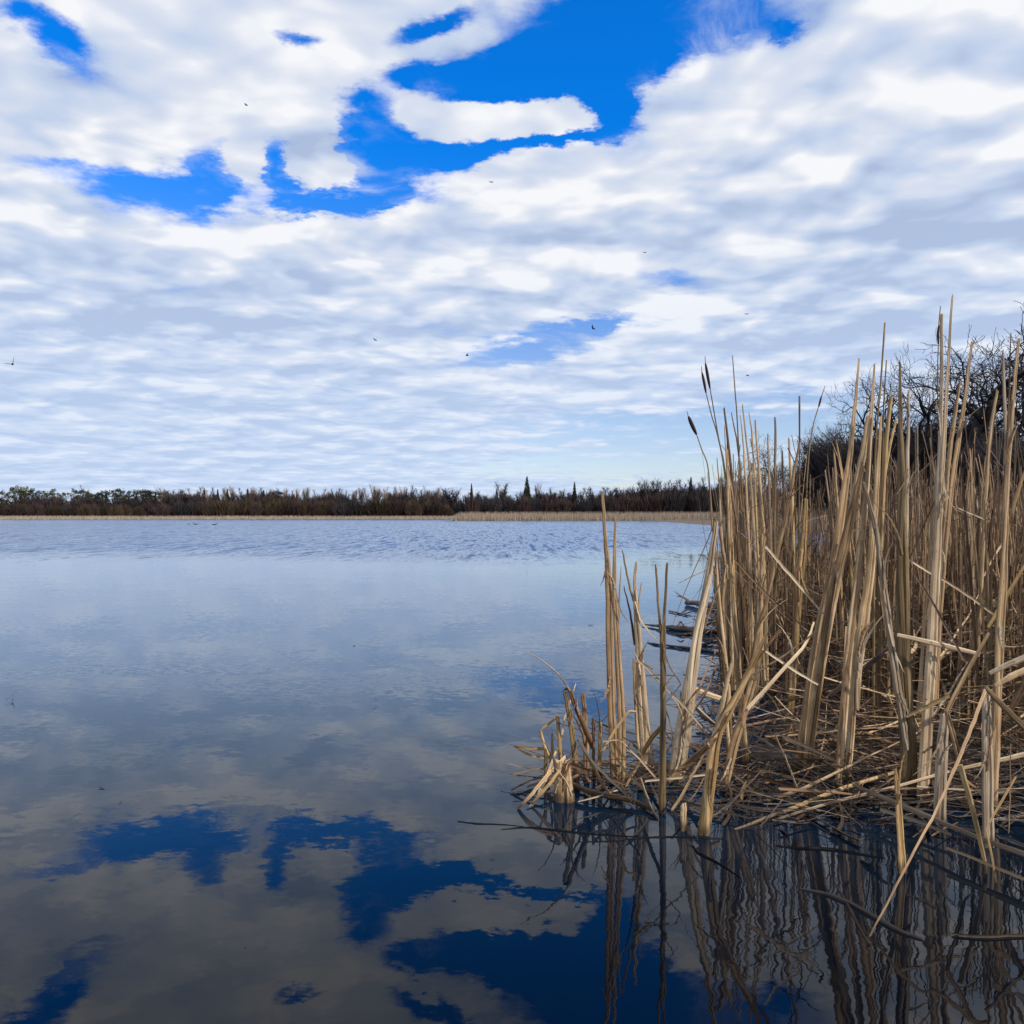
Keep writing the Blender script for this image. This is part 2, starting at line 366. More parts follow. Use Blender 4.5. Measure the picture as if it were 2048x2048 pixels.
def bank_edge(y):       # left limit of the reed stand, metres, as a function of distance
    pts = [(2.2, .95), (2.6, .55), (2.85, .10), (3.05, .55), (3.3, .9), (4.2, 1.15), (5.6, 1.55), (9, 2.7), (16, 5.4)]
    for (a, xa), (b_, xb) in zip(pts, pts[1:]):
        if a <= y <= b_: return xa + (xb - xa) * (y - a) / (b_ - a)
    return pts[0][1] if y < 2.2 else pts[-1][1]
def mud_z(x, y):
    d = min(x - bank_edge(y) - .25, (y - 2.95) * 1.2, 16.5 - y)
    return max(-.2, min(.045, d * .09)) + .022 * math.sin(x * 9.1 + y * 3) * math.sin(y * 7.3 - x * 2) + .012 * math.sin(x * 23) * math.sin(y * 19)
sheet('mud_bank', [.0 + .07 * k for k in range(150)], [2.2 + .09 * k for k in range(160)], mud_z, MUD)

# ------------------------------------------------------------------ standing cattails, one thing each
G_FRONT = 'dry cattail stalks standing at the edge of the reed bed'
def blade_from(mb, pts, ws, Y, kind='s', prof=CRES, depth=.45, rng=random, torn=.012, turn=None, ext=False, lean=0.0, wob=.0012):
    P3 = [at(x, y, Y) for x, y in pts][::-1]; W = [w_ / F * Y * .5 for w_ in ws][::-1]
    n = len(P3)
    for i in range(n): P3[i] = P3[i].copy(); s_ = 1 + lean * max(0, P3[i].z) / Y; P3[i] = Vector((P3[i].x * s_, P3[i].y * s_, H + (P3[i].z - H) * s_))
    if ext:
        d = (P3[0] - P3[1]).normalized(); d.z = min(d.z, -.5); P3.insert(0, P3[0] + d * .16); W.insert(0, W[0])
    P, Wd = (smooth_path(P3, W, 5, wob, rng) if kind == 's' else lin_path(P3, W))
    a = Vector((1, rng.uniform(-.35, .35) if turn is None else turn, 0))
    mb.tube(P, Wd, [max(.0012, w_ * depth) for w_ in Wd], a, prof, torn, rng)
STAND = []
def standing(label, blades, yb=None, mat=DRY, name='cattail', category='cattail', group=None, stems=(), seeds=(), spikes=(), kind='s', lean=None):
    rng = random.Random(len(STAND) * 7 + 3)
    main = blades[0] if blades else stems[0]
    if yb is None: yb = main[0][-1][1]
    Y = yfor(yb); base = at(main[0][-1][0], yb, Y); base.z = 0
    if main[0][-1][1] < yb - 2: base = at(main[0][-1][0], yb, Y); base.z = 0
    e = empty(name, base); tag(e, label, category, group)
    lean = rng.uniform(-.02, .05) if lean is None else lean
    for i, bl in enumerate(blades):
        mb = MB(); pts, ws = bl[0], bl[1]; k = bl[2] if len(bl) > 2 else kind
        mt = bl[3] if len(bl) > 3 and bl[3] else mat
        wide = max(ws) > 11
        blade_from(mb, pts, ws, Y + i * .012 - (.008 if i else 0), k, GROOVE if wide else CRES, .42 if wide else .5, rng, ext=(pts[-1][1] > yb - 12), lean=lean)
        if wide and len(bl) < 5:      # overlapping sheath leaf hugging the base
            n = len(pts); h2 = [(x + rng.choice((-1, 1)) * ws[j] * .22, y) for j, (x, y) in enumerate(pts)]
            if n > 2 and rng.random() < .8:
                blade_from(mb, h2[1:], [w_ * .55 for w_ in ws[1:]], Y - .006, k, CRES, .5, rng, ext=(pts[-1][1] > yb - 12), lean=lean)
        mb.build('leaf', mt, e, False)
        if max(ws) > 8 and len(pts) > 2:      # frayed strips peeling off the leaf
            for q in range(rng.choice((1, 2, 2, 3))):
                f0 = rng.uniform(.15, .85); k0 = f0 * (len(pts) - 1); a0 = int(k0); fr = k0 - a0
                x0 = pts[a0][0] * (1 - fr) + pts[a0 + 1][0] * fr; y0 = pts[a0][1] * (1 - fr) + pts[a0 + 1][1] * fr
                L_ = rng.uniform(40, 150); sd_ = rng.choice((-1, 1)); up = rng.random() < .6
                dx_ = (pts[0][0] - pts[-1][0]) / max(1, abs(pts[0][1] - pts[-1][1])) * (1 if up else -1)
                sp = rng.uniform(.08, .45); dr = -1 if up else 1
                tip = [(x0 + dx_ * L_ * g_ + sd_ * sp * L_ * g_ ** 1.6, y0 + dr * L_ * g_ * (1 - .25 * g_)) for g_ in (0, .35, .7, 1)]
                mb2 = MB(); w0 = min(5, max(ws) * .3)
                blade_from(mb2, tip[::-1], [1.0, w0 * .6, w0, w0][:4], Y - .012, 's', CRES, .4, rng, lean=lean)
                mb2.build('leaf', rng.choice((mt, GREY, BROWN)), e, False)
    for pts, ws in stems:
        mb = MB(); blade_from(mb, pts, ws, Y, 's', ROUND6, 1.0, rng, torn=.001, lean=lean, wob=0); mb.build('stem', OLIVE, e, True)
    for pts, ws in seeds:
        mb = MB(); P3 = [at(x, y, Y) for x, y in pts]
        for q in P3: s_ = 1 + lean * q.z / Y; q.x *= s_; q.y *= s_; q.z = H + (q.z - H) * s_
        P_, _w = smooth_path(P3, [1] * len(P3), 6); m_ = len(P_)
        wd = [ws / F * Y * .5 * (math.sin(math.pi * min(.97, max(.03, i / (m_ - 1)))) ** .3) for i in range(m_)]
        mb.tube(P_, wd, wd, None, ROUND6); mb.build('seed_head', SEED, e, True)
    for pts, ws in spikes:
        mb = MB(); blade_from(mb, pts, ws, Y, 's', ROUND4, 1.0, rng, torn=0, lean=lean, wob=0); mb.build('spike', BROWN, e, True)
    STAND.append(e); return e

# the outermost front clump, left to right
standing('twin-bladed tall cattail rising from the small front clump, leftmost of the tall stalks',
 [([(1205, 988), (1211, 1080), (1217, 1167), (1222, 1385), (1230, 1562)], [6, 8, 14, 17, 19]),
  ([(1231, 1036), (1229, 1167), (1236, 1312), (1243, 1440), (1242, 1562)], [4, 9, 13, 17, 18]),
  ([(1242, 1134), (1239, 1200), (1235, 1265)], [1.5, 4, 6])], yb=1566)
standing('tall cattail with two thin side blades, right of the twin-bladed one',
 [([(1272, 1126), (1270, 1185), (1279, 1312), (1287, 1440), (1297, 1545)], [5, 7, 16, 22, 31], 's', PALE),
  ([(1245, 1101), (1256, 1160), (1268, 1204)], [3, 4, 5]), ([(1248, 1175), (1260, 1225), (1270, 1290)], [2, 4, 6], 's', BROWN),
  ([(1283, 1167), (1278, 1200), (1277, 1250)], [2.5, 3, 5]), ([(1268, 1319), (1272, 1400), (1280, 1500)], [6, 9, 12])], yb=1548)
standing('slim olive cattail forking into two thin tips, at the front clump',
 [([(1334, 1131), (1329, 1230), (1326, 1294), (1326, 1440), (1325, 1624)], [5, 6, 11, 12, 14], 's', OLIVE),
  ([(1312, 1135), (1316, 1200), (1323, 1290), (1324, 1380)], [4, 5, 6, 7])], yb=1626)
standing('broad pale cattail leaning right below the lone seed head',
 [([(1432, 1046), (1417, 1153), (1391, 1294), (1370, 1439), (1351, 1560)], [8, 14, 20, 31, 33], 's', PALE),
  ([(1428, 1050), (1422, 1110), (1415, 1170), (1398, 1250)], [3, 5, 6, 7], 's', BROWN),
  ([(1442, 1160), (1425, 1205), (1408, 1255)], [2, 4, 5]), ([(1363, 1385), (1368, 1450), (1358, 1530)], [8, 14, 16], 's', GREY)], yb=1562,
 stems=[([(1393, 868), (1404, 900), (1415, 929), (1420, 980), (1425, 1062)], [2.2, 2.4, 2.6, 3, 4])],
 seeds=[([(1377, 833), (1384, 850), (1393, 869)], 8)], spikes=[([(1374, 822), (1377, 835)], [1, 2])])
standing('forked cattail whose pale foot stands in front of all others in the water',
 [([(1531, 1274), (1499, 1341), (1457, 1425), (1432, 1478), (1421, 1560), (1407, 1668)], [7, 13, 17, 20, 23, 25], 's', GOLD),
  ([(1462, 1332), (1446, 1400), (1433, 1470), (1428, 1500)], [7, 9, 11, 11]), ([(1558, 1264), (1530, 1300), (1500, 1345)], [6, 6, 5], 's', BROWN)], yb=1670, lean=0)
standing('cattail with a slanted cut foot just right of the foremost pale one',
 [([(1506, 1362), (1486, 1430), (1466, 1500), (1448, 1577)], [15, 17, 18, 17])], yb=1579)
standing('narrow stub of reed poking from the water left of the foremost pale foot',
 [([(1367, 1610), (1368, 1660)], [14, 14])], yb=1662, name='broken_cattail')
standing('tall thin cattail stalk at the water side edge, bulging at its knee',
 [([(1428, 1052), (1432, 1120), (1433, 1169), (1447, 1303), (1455, 1375), (1457, 1450), (1461, 1540)], [3, 5, 11, 12, 13, 14, 14]),
  ([(1440, 1057), (1447, 1110), (1455, 1158)], [6, 7, 5]), ([(1452, 1130), (1445, 1200), (1450, 1280)], [10, 7, 5])], yb=1545)
standing('cattail stalk standing close behind the knee-bulged one',
 [([(1462, 1130), (1469, 1230), (1474, 1300), (1480, 1390), (1492, 1530)], [6, 9, 11, 13, 14])], yb=1535)
# low broken stalks at the tip of the clump
G_LOW = 'broken low reed stalks at the tip of the clump'
standing('hairpin-bent brown stalk, tallest of the broken ones at the clump tip',
 [([(1130, 1384), (1140, 1440), (1146, 1478), (1154, 1568)], [9, 10, 11, 14], 's', OLIVE), ([(1132, 1378), (1138, 1376), (1150, 1410), (1188, 1499)], [7, 9, 10, 12], 'l', BROWN)], yb=1570, name='broken_cattail', group=G_LOW)
standing('angular broken stalk bent like a bracket, leftmost in the clump',
 [([(1115, 1434), (1119, 1480), (1120, 1510), (1122, 1560)], [7, 8, 8, 8], 'l', GOLD), ([(1115, 1434), (1080, 1462), (1092, 1500), (1108, 1528)], [5, 6, 6, 7], 'l', GOLD)], yb=1562, name='broken_cattail', group=G_LOW)
standing('short upright reed stub beside the hairpin-bent stalk',
 [([(1166, 1387), (1170, 1440), (1174, 1560)], [8, 10, 12])], yb=1563, name='broken_cattail', group=G_LOW)
standing('dark short stub with its top folded right, left of the twin-bladed cattail',
 [([(1187, 1440), (1187, 1490), (1188, 1560)], [6, 6, 7], 's', BROWN), ([(1187, 1440), (1216, 1455), (1245, 1462), (1275, 1469)], [5, 7, 7, 5], 'l', OLIVE)], yb=1562, name='broken_cattail', group=G_LOW)
standing('olive stub with a blunt top, touching the twin-bladed cattail',
 [([(1201, 1448), (1200, 1500), (1198, 1562)], [9, 9, 9], 's', OLIVE)], yb=1565, name='broken_cattail', group=G_LOW)
standing('thin stub left of the wide rotten one', [([(1104, 1468), (1104, 1500), (1096, 1570)], [4, 6, 7]), ([(1091, 1500), (1092, 1560)], [7, 8], 's', OLIVE)], yb=1570, name='broken_cattail', group=G_LOW)
standing('wide rotten stump of a cattail at the clump tip',
 [([(1125, 1522), (1127, 1560), (1128, 1602)], [30, 33, 36], 's', DRY), ([(1134, 1530), (1141, 1570), (1146, 1604)], [10, 10, 9]), ([(1114, 1530), (1112, 1570), (1110, 1600)], [8, 9, 9])], yb=1604, name='broken_cattail', group=G_LOW)

# the tall stalks of the stand, left to right
standing('tallest stalk in the middle of the stand, leaning right to a thin tip',
 [([(1718, 720), (1706, 857), (1690, 984), (1665, 1145), (1625, 1339), (1598, 1536)], [4, 11, 17, 21, 22, 23])], yb=1540)
standing('blunt-topped leaning cattail left of the middle of the stand',
 [([(1738, 832), (1722, 929), (1697, 1056), (1657, 1240), (1632, 1393), (1613, 1541)], [10, 15, 19, 21, 20, 17])], yb=1545)
standing('cattail with a sharp dark tip rising right of the leaning blunt-topped one',
 [([(1749, 731), (1742, 839), (1733, 984), (1718, 1130), (1702, 1260), (1690, 1400), (1677, 1570)], [4, 9, 12, 15, 18, 18, 15])], yb=1574)
standing('wide brownish cattail in the middle with split shoulders',
 [([(1762, 835), (1753, 984), (1742, 1128), (1728, 1231), (1712, 1330), (1700, 1500), (1694, 1560)], [6, 13, 22, 27, 22, 18, 16], 's', DRY),
  ([(1738, 1215), (1729, 1270), (1718, 1330), (1712, 1420)], [8, 12, 14, 12], 's', PALE)], yb=1564)
standing('thickest dark olive cattail in the right half of the stand',
 [([(1800, 725), (1801, 839), (1803, 984), (1806, 1150), (1809, 1375), (1817, 1500), (1817, 1590)], [4, 9, 17, 24, 30, 32, 30], 's', OLIVE),
  ([(1818, 781), (1816, 900), (1812, 1100)], [5, 8, 10], 's', GREY)], yb=1595)
standing('grey twisted leaf crossing in front of the thickest olive cattail',
 [([(1727, 965), (1751, 1056), (1765, 1150), (1780, 1267), (1790, 1339), (1806, 1440), (1812, 1500)], [5, 10, 12, 13, 15, 14, 10], 's', GREY)], yb=1600)
standing('highest stalk of the whole stand, straight and pale',
 [([(1905, 593), (1892, 803), (1880, 1020), (1872, 1150), (1861, 1339), (1846, 1592)], [5, 9, 14, 22, 28, 30], 's', PALE)], yb=1600)
standing('straight stalk just left of the highest one, cut square',
 [([(1883, 631), (1883, 767), (1880, 900), (1872, 1060), (1866, 1250)], [6, 7, 9, 10, 12], 's', GREY)], yb=1560,
 stems=[([(1881, 612), (1877, 654)], [2, 2]), ([(1877, 684), (1875, 752), (1877, 860)], [2, 2, 3])], seeds=[([(1878, 650), (1876, 668), (1877, 688)], 5)])
standing('leaning stalk right of the highest one with a slanted cut top',
 [([(1944, 685), (1924, 839), (1903, 984), (1884, 1170), (1872, 1400)], [6, 10, 11, 12, 12], 's', DRY)], yb=1560)
standing('shorter stalk nested between the highest and the slant-cut one',
 [([(1919, 767), (1906, 857), (1892, 984), (1880, 1160)], [5, 8, 9, 10])], yb=1540)
standing('rightmost of the tall thick cattails, straight with a wide foot',
 [([(2038, 680), (2026, 803), (2015, 947), (2008, 1150), (2000, 1300), (1990, 1483), (1984, 1610)], [7, 10, 12, 16, 20, 24, 25]),
  ([(2006, 702), (2010, 800), (2014, 900)], [6, 8, 8], 's', GREY), ([(2022, 669), (2019, 760), (2017, 860)], [3, 5, 6], 's', BROWN)], yb=1615)
standing('slim stalk left of the rightmost tall pair', [([(1995, 781), (1980, 875), (1971, 1002), (1964, 1150), (1955, 1330)], [5, 7, 8, 8, 9])], yb=1480)
standing('short golden blade beside the sharp-tipped cattail', [([(1782, 797), (1775, 857), (1768, 960), (1762, 1100)], [7, 8, 8, 8], 's', GOLD)], yb=1500)
standing('golden blade with a slanted top in the middle of the stand', [([(1794, 836), (1781, 890), (1770, 960), (1760, 1060)], [5, 7, 7, 6], 's', GOLD)], yb=1480)
standing('broad short grey cattail foot between the highest stalk and the rightmost one', [([(1890, 1430), (1884, 1500), (1880, 1640)], [18, 24, 26], 's', GREY)], yb=1645)
standing('broad grey-brown cattail stump left of the rightmost tall one', [([(1972, 1390), (1975, 1500), (1978, 1690)], [18, 24, 24], 's', GREY)], yb=1694)
standing('leaning thin stalk in the left third of the stand',
 [([(1599, 886), (1574, 1020), (1550, 1130), (1531, 1210), (1513, 1274), (1496, 1400)], [4, 7, 8, 8, 9, 9])], yb=1480)
standing('upright olive-edged cattail in the left third of the stand', [([(1612, 1000), (1606, 1100), (1599, 1176), (1588, 1321), (1580, 1440)], [8, 14, 16, 15, 14], 's', GOLD)], yb=1450)
standing('brown stalk with a node, left of the olive-edged cattail', [([(1520, 975), (1526, 1060), (1523, 1150), (1520, 1267), (1510, 1400)], [4, 9, 9, 10, 10])], yb=1450)
standing('vertical split stub standing alone in the dark water at the right', [([(1790, 1541), (1798, 1610), (1806, 1742)], [9, 14, 17], 's', GOLD)], yb=1746, name='broken_cattail')
# flowering stems and spikes against the sky
def stem_thing(label, stem, sw, yb, seed=None, seedw=0, spike=None, leaf=None):
    Yb = yb
    x0, y0 = stem[-1]
    stem = list(stem) + [(x0 + (x0 - stem[-2][0]) * .15, yb)]
    standing(label, leaf or [], yb=yb, stems=[(stem, sw + [sw[-1] + 1])], seeds=[(seed, seedw)] if seed else (), spikes=[(spike, [1.2, 2])] if spike else (), lean=.02)
stem_thing('right one of the two cattail heads side by side against the sky', [(1420, 776), (1437, 875), (1449, 933), (1458, 1040)], [2.2, 2.4, 2.6, 3], 1440, [(1411, 727), (1415, 750), (1420, 777)], 6, [(1410, 712), (1411, 728)])
stem_thing('left one of the two cattail heads side by side against the sky', [(1412, 785), (1423, 830), (1435, 870), (1448, 940), (1455, 1060)], [2, 2.2, 2.4, 2.6, 3], 1440, [(1404, 745), (1408, 764), (1412, 786)], 5.5, [(1403, 732), (1404, 746)])
stem_thing('thin bare stem above the left edge of the stand', [(1465, 711), (1470, 780), (1475, 850), (1480, 1000)], [1.6, 2.4, 2.6, 3], 1400)
stem_thing('dark straight stem in the left third of the stand, with no head', [(1599, 792), (1599, 911), (1598, 1040), (1596, 1200)], [4, 3, 3.4, 4], 1400)
stem_thing('leaning stem with a slender dark spike, bending right', [(1637, 814), (1625, 857), (1617, 920), (1612, 1040)], [2.4, 2.4, 3, 3], 1380, [(1643, 792), (1637, 815)], 4, [(1650, 772), (1643, 793)])
stem_thing('long dark stem crossing the bare trees, middle of the stand', [(1770, 645), (1760, 785), (1752, 880), (1748, 1040)], [4, 3.6, 4, 5], 1500)
stem_thing('thin dark stem right of the long one', [(1773, 720), (1768, 800), (1765, 900), (1762, 1050)], [2.6, 3, 3, 3], 1460)
stem_thing('short dark tipped stem above the left part of the stand', [(1550, 834), (1551, 870), (1550, 930), (1549, 1060)], [3.4, 4.6, 5, 5], 1400)

# left edge of the stand: fine stalks picked out against the sky
LE = [(1448, 814, 1470, 1010, 6), (1485, 810, 1503, 980, 5), (1481, 830, 1492, 960, 4), (1511, 843, 1522, 1000, 6), (1498, 827, 1506, 900, 2.5), (1463, 826, 1480, 930, 3),
      (1449, 854, 1455, 960, 3), (1434, 918, 1446, 1080, 3), (1440, 1000, 1446, 1110, 4), (1455, 900, 1463, 1060, 5), (1536, 870, 1540, 1010, 5), (1578, 878, 1584, 1010, 6),
      (1565, 900, 1568, 1010, 5), (1672, 880, 1690, 990, 6), (1668, 905, 1675, 1020, 5), (1650, 940, 1668, 1070, 5), (1655, 910, 1662, 1000, 3)]
G_EDGE = 'thin dry stalks at the left edge of the reed stand'
ORD = ['first', 'second', 'third', 'fourth', 'fifth', 'sixth', 'seventh', 'eighth', 'ninth', 'tenth', 'eleventh', 'twelfth', 'thirteenth', 'fourteenth', 'fifteenth', 'sixteenth', 'seventeenth', 'eighteenth', 'nineteenth', 'twentieth', 'twenty-first', 'twenty-second', 'twenty-third', 'twenty-fourth', 'twenty-fifth']
LE.sort()
for i, (x1, y1, x2, y2, w_) in enumerate(LE):
    cn = ['tan', 'grey', 'brown'][i % 3] if i % 4 else 'golden'
    k = (1400 - y2) / (y2 - y1); xb = x2 + (x2 - x1) * k * .45
    standing('thin %s stalk against the sky at the stand edge, %s from the left' % (cn, ORD[i]), [([(x1, y1), (x2, y2), ((x2 + xb) / 2 + 2, 1200), (xb, 1380)], [w_ * .6, w_ + 1, w_ + 2, w_ + 3], 's', [DRY, GREY, BROWN][i % 3] if i % 4 else GOLD)], yb=1390 + (i * 37) % 60, group=G_EDGE, name='thin_cattail')

# ------------------------------------------------------------------ filler cattails: 16 shapes, copied one by one
rng = random.Random(11)
def filler_mesh(i, kind):
    mb = MB(); nb = rng.choice((1, 2, 2, 3))
    for q in range(nb):
        th = rng.uniform(0, 6.28); bend = rng.uniform(.01, .13); off = Vector((rng.uniform(-.008, .008), rng.uniform(-.008, .008), 0))
        h = 1.0 if q == 0 else rng.uniform(.45, .98); wb = rng.uniform(.007, .012); wt = rng.uniform(.0022, .0045)
        d = Vector((math.cos(th), math.sin(th), 0)); pts = []; ws = []
        nseg = 8
        kink = rng.uniform(.5, .85) if (kind == 'kink' or (kind == 'mix' and q)) else None
        for s in range(nseg + 1):
            z = s / nseg * h
            if kink and z > kink * h: break
            pts.append(off + d * bend * (z ** 1.7) + Vector((0, 0, z)) + Vector((rng.uniform(-.002, .002), rng.uniform(-.002, .002), 0))); ws.append(wb + (wt - wb) * (z / h) ** .8)
        pts.insert(0, pts[0] + Vector((0, 0, -.1))); ws.insert(0, wb)
        if kink:
            last = pts[-1]; L = rng.uniform(.12, .5); a = rng.uniform(0, 6.28); dn = Vector((math.cos(a), math.sin(a), 0))
            dz_ = rng.uniform(-1.6, .25)
            dd = (dn + Vector((0, 0, dz_))).normalized()
            for s in range(1, 4): pts.append(last + dd * L * s / 3 + Vector((0, 0, -.03 * s * s / 9))); ws.append(max(.0015, ws[-1] * .82))
        else:
            pts2, ws = smooth_path(pts, ws, 1)
            pts = pts2
        a = rng.uniform(0, 3.14)
        mb.tube(pts, ws, [max(.0012, w_ * .45) for w_ in ws], Vector((math.cos(a), math.sin(a), 0)), CRES, .01, rng)
    return mb
VAR = []
mats = [DRY, DRY_SHADED, DRY_SHADED, DRY, DRY_SHADED, GREY, DRY_SHADED, BROWN]
for i in range(22):
    k = 'kink' if i % 3 == 1 else ('mix' if i % 3 == 2 else 'str')
    mb = filler_mesh(i, k); VAR.append((mb, mb.mesh('reed_stalk', mats[i % 8])))
def inst(me, name, loc, rz, sx, sz, label, cat_, group, rx=0.0, ry=0.0):
    o = bpy.data.objects.new(name, me); COL.objects.link(o); o.location = loc; o.rotation_euler = (rx, ry, rz); o.scale = (sx, sx, sz)
    return tag(o, label, cat_, group)
zones = [ # Y range, height range, count, label, group, (x inset of bank edge), width factor
 (3.9, 5.6, 1.20, 1.62, 96, 'fine', 'dry tan reed stalk in the dense left part of the stand', 'reed stalks in the left part of the stand', (0, 1.0)),
 (3.1, 4.6, 1.00, 1.50, 40, 'mid', 'dry tan reed stalk in the middle of the stand', 'reed stalks in the middle of the stand', (.55, 1.5)),
 (3.3, 5.8, 1.15, 1.58, 96, 'mid', 'dry tan reed stalk in the right part of the stand', 'reed stalks in the right part of the stand', (1.3, 3.2)),
]
for (y0, y1, h0, h1, n, sz_, lab, grp, (xa, xb)) in zones:
    c = 0
    while c < n:
        Y = rng.uniform(y0, y1); x = bank_edge(Y) + rng.uniform(xa, xb) + .04
        px = CX + x / Y * F
        if px > 2090: continue
        if 1585 < px < 1670 and rng.random() < .75: continue
        # the outline of the stand against the sky climbs to the right
        top_y = np.interp(px, [1430, 1480, 1560, 1640, 1700, 1800, 1900, 2048], [1000, 900, 930, 980, 890, 830, 820, 800]) + rng.uniform(-10, 240)
        h_ = H + (HY - top_y) / F * Y
        if h_ < .5: continue
        me = rng.choice(VAR)[1]; wf = rng.uniform(.75, 1.35) * (1.0 if sz_ == 'mid' else .75)
        inst(me, 'reed_stalk', (x, Y, 0), rng.uniform(0, 6.28), wf, h_ * .97, lab, 'reed', grp, rng.gauss(0, .035), rng.gauss(.01, .045)); c += 1

def merge_into(mb, src, M4, kofs):
    b = len(mb.v); mb.v += [M4 @ v for v in src.v]; mb.c += [(c[0] + kofs, c[1]) for c in src.c]; mb.f += [tuple(i + b for i in f) for f in src.f]
# everything further back reads as one mass of reeds
back = {0: MB(), 1: MB(), 2: MB()}
c = 0
while c < 1500:
    Y = 5.6 + 10.0 * rng.random() ** 1.3; x = bank_edge(min(Y, 16)) + .1 + rng.random() ** .8 * (Y * .72 - bank_edge(min(Y, 16)))
    px = CX + x / Y * F
    if px > 2120: continue
    hh = rng.uniform(.85, 1.5) * (1 - .02 * (Y - 5.6)); wf = rng.uniform(.7, 1.4)
    if 1580 < px < 1680 and Y < 15 and rng.random() < .8: continue
    M4 = Matrix.Translation((x, Y, 0)) @ Matrix.Rotation(rng.gauss(0, .07), 4, 'Y') @ Matrix.Rotation(rng.gauss(0, .07), 4, 'X') @ Matrix.Rotation(rng.uniform(0, 6.28), 4, 'Z') @ Matrix.Diagonal((wf, wf, hh, 1))
    merge_into(back[c % 3], rng.choice(VAR)[0], M4, c * 8); c += 1
c = 0
while c < 700:      # the bed goes on beyond the right edge of the photograph
    Y = rng.uniform(2.7, 8.5); px = rng.uniform(2110, 3300); x = (px - CX) / F * Y
    M4 = Matrix.Translation((x, Y, 0)) @ Matrix.Rotation(rng.gauss(0, .06), 4, 'Y') @ Matrix.Rotation(rng.gauss(0, .06), 4, 'X') @ Matrix.Rotation(rng.uniform(0, 6.28), 4, 'Z') @ Matrix.Diagonal((1.3, 1.3, rng.uniform(1.0, 1.6), 1))
    merge_into(back[c % 3], rng.choice(VAR)[0], M4, c * 8); c += 1
c = 0
while c < 240:      # old stems packed in the heart of the stand
    Y = rng.uniform(3.5, 5.6); x = bank_edge(Y) + rng.uniform(.75, 2.6); px = CX + x / Y * F
    if px > 2150 or (1585 < px < 1675 and rng.random() < .7): continue
    M4 = Matrix.Translation((x, Y, 0)) @ Matrix.Rotation(rng.gauss(0, .05), 4, 'Y') @ Matrix.Rotation(rng.gauss(0, .05), 4, 'X') @ Matrix.Rotation(rng.uniform(0, 6.28), 4, 'Z') @ Matrix.Diagonal((1.1, 1.1, rng.uniform(.8, 1.35), 1))
    merge_into(back[c % 3], rng.choice(VAR)[0], M4, c * 8); c += 1
c = 0
while c < 650:      # fine stems packed along the water edge of the bed
    Y = rng.uniform(4.3, 7.6); x = bank_edge(Y) + .02 + rng.random() ** 1.4 * 1.5; px = CX + x / Y * F
    if 1585 < px < 1675 and rng.random() < .75: continue
    M4 = Matrix.Translation((x, Y, 0)) @ Matrix.Rotation(rng.gauss(0, .06), 4, 'Y') @ Matrix.Rotation(rng.gauss(0, .06), 4, 'X') @ Matrix.Rotation(rng.uniform(0, 6.28), 4, 'Z') @ Matrix.Diagonal((.6, .6, rng.uniform(.9, 1.45), 1))
    merge_into(back[c % 3], rng.choice(VAR)[0], M4, c * 8); c += 1
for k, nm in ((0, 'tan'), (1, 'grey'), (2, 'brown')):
    o = back[k].build('reed_bed', (DRY_SHADED, DRY_SHADED, BROWN)[k]); tag(o, {0: 'dense tan dry reeds filling the bank behind the front stalks', 1: 'shade-darkened dry reeds mixed through the dense bed behind the front stalks', 2: 'dead reeds, browned for shade, mixed low through the bed behind the front stalks'}[k], 'reeds', kind='stuff')  # darker materials put the bed's inner shade into the colour

# ------------------------------------------------------------------ fallen stalks
NF = [0]
def fallen(label, pts, ws, z=None, Y=None, mat=DRY, kind='s', name='fallen_reed', group=None, cat_='reed', prof=None):
    rr = random.Random(900 + NF[0]); NF[0] += 1
    n = len(pts); P3 = []; W = []
    for i, (x, y) in enumerate(pts):
        t_ = i / (n - 1)
        if Y is not None: yy_ = Y[0] * (1 - t_) + Y[1] * t_ if isinstance(Y, tuple) else Y
        else:
            zi = (z[0] * (1 - t_) + z[1] * t_) if isinstance(z, tuple) else z
            yy_ = yfor(y, zi)
        P3.append(at(x, y, yy_)); W.append(ws[min(i, len(ws) - 1)] / F * yy_ * .5)
    P, Wd = smooth_path(P3, W, 5, .0012, rr) if kind == 's' else lin_path(P3, W)
    org = P[0].copy(); mb = MB()
    mb.tube(P, Wd, [max(.0012, q * .5) for q in Wd], Vector((rr.uniform(-.2, .2), rr.uniform(-.2, .2), 1)), prof or (GROOVE if max(ws) > 9 else CRES), .008, rr)
    me = mb.mesh(name, mat, False, org); o = bpy.data.objects.new(name, me); COL.objects.link(o); o.location = org
    return tag(o, label, cat_, group)
Z = .03
fallen('split reed end jutting left over the water, upper fork', [(1027, 1493), (1045, 1496), (1092, 1498)], [4, 7, 6], Y=2.95, mat=GOLD)
fallen('lower fork of the reed end jutting left over the water', [(1030, 1494), (1055, 1508), (1090, 1516)], [3, 5, 4], Y=2.93, mat=GOLD)
fallen('thick pale reed leaning down left into the water at the clump tip', [(1130, 1514), (1090, 1556), (1060, 1592), (1034, 1618)], [11, 12, 12, 7], z=(.14, 0))
fallen('blade leaning across the stump at the clump tip', [(1128, 1530), (1098, 1570), (1066, 1606)], [5, 8, 5], z=(.13, .01), mat=GOLD)
fallen('curved stalk arching down right from the clump tip', [(1156, 1480), (1180, 1520), (1200, 1560), (1222, 1592)], [9, 12, 11, 8], z=(.17, .02), mat=DRY)
fallen('dark underside of a split stalk arching right', [(1157, 1482), (1192, 1530), (1235, 1572), (1262, 1596)], [5, 7, 6, 5], z=(.17, .02), mat=GREY)
fallen('long brown stalk slanting right beneath the hairpin-bent one', [(1134, 1527), (1190, 1546), (1246, 1566)], [7, 9, 7], z=(.12, .05), mat=BROWN)
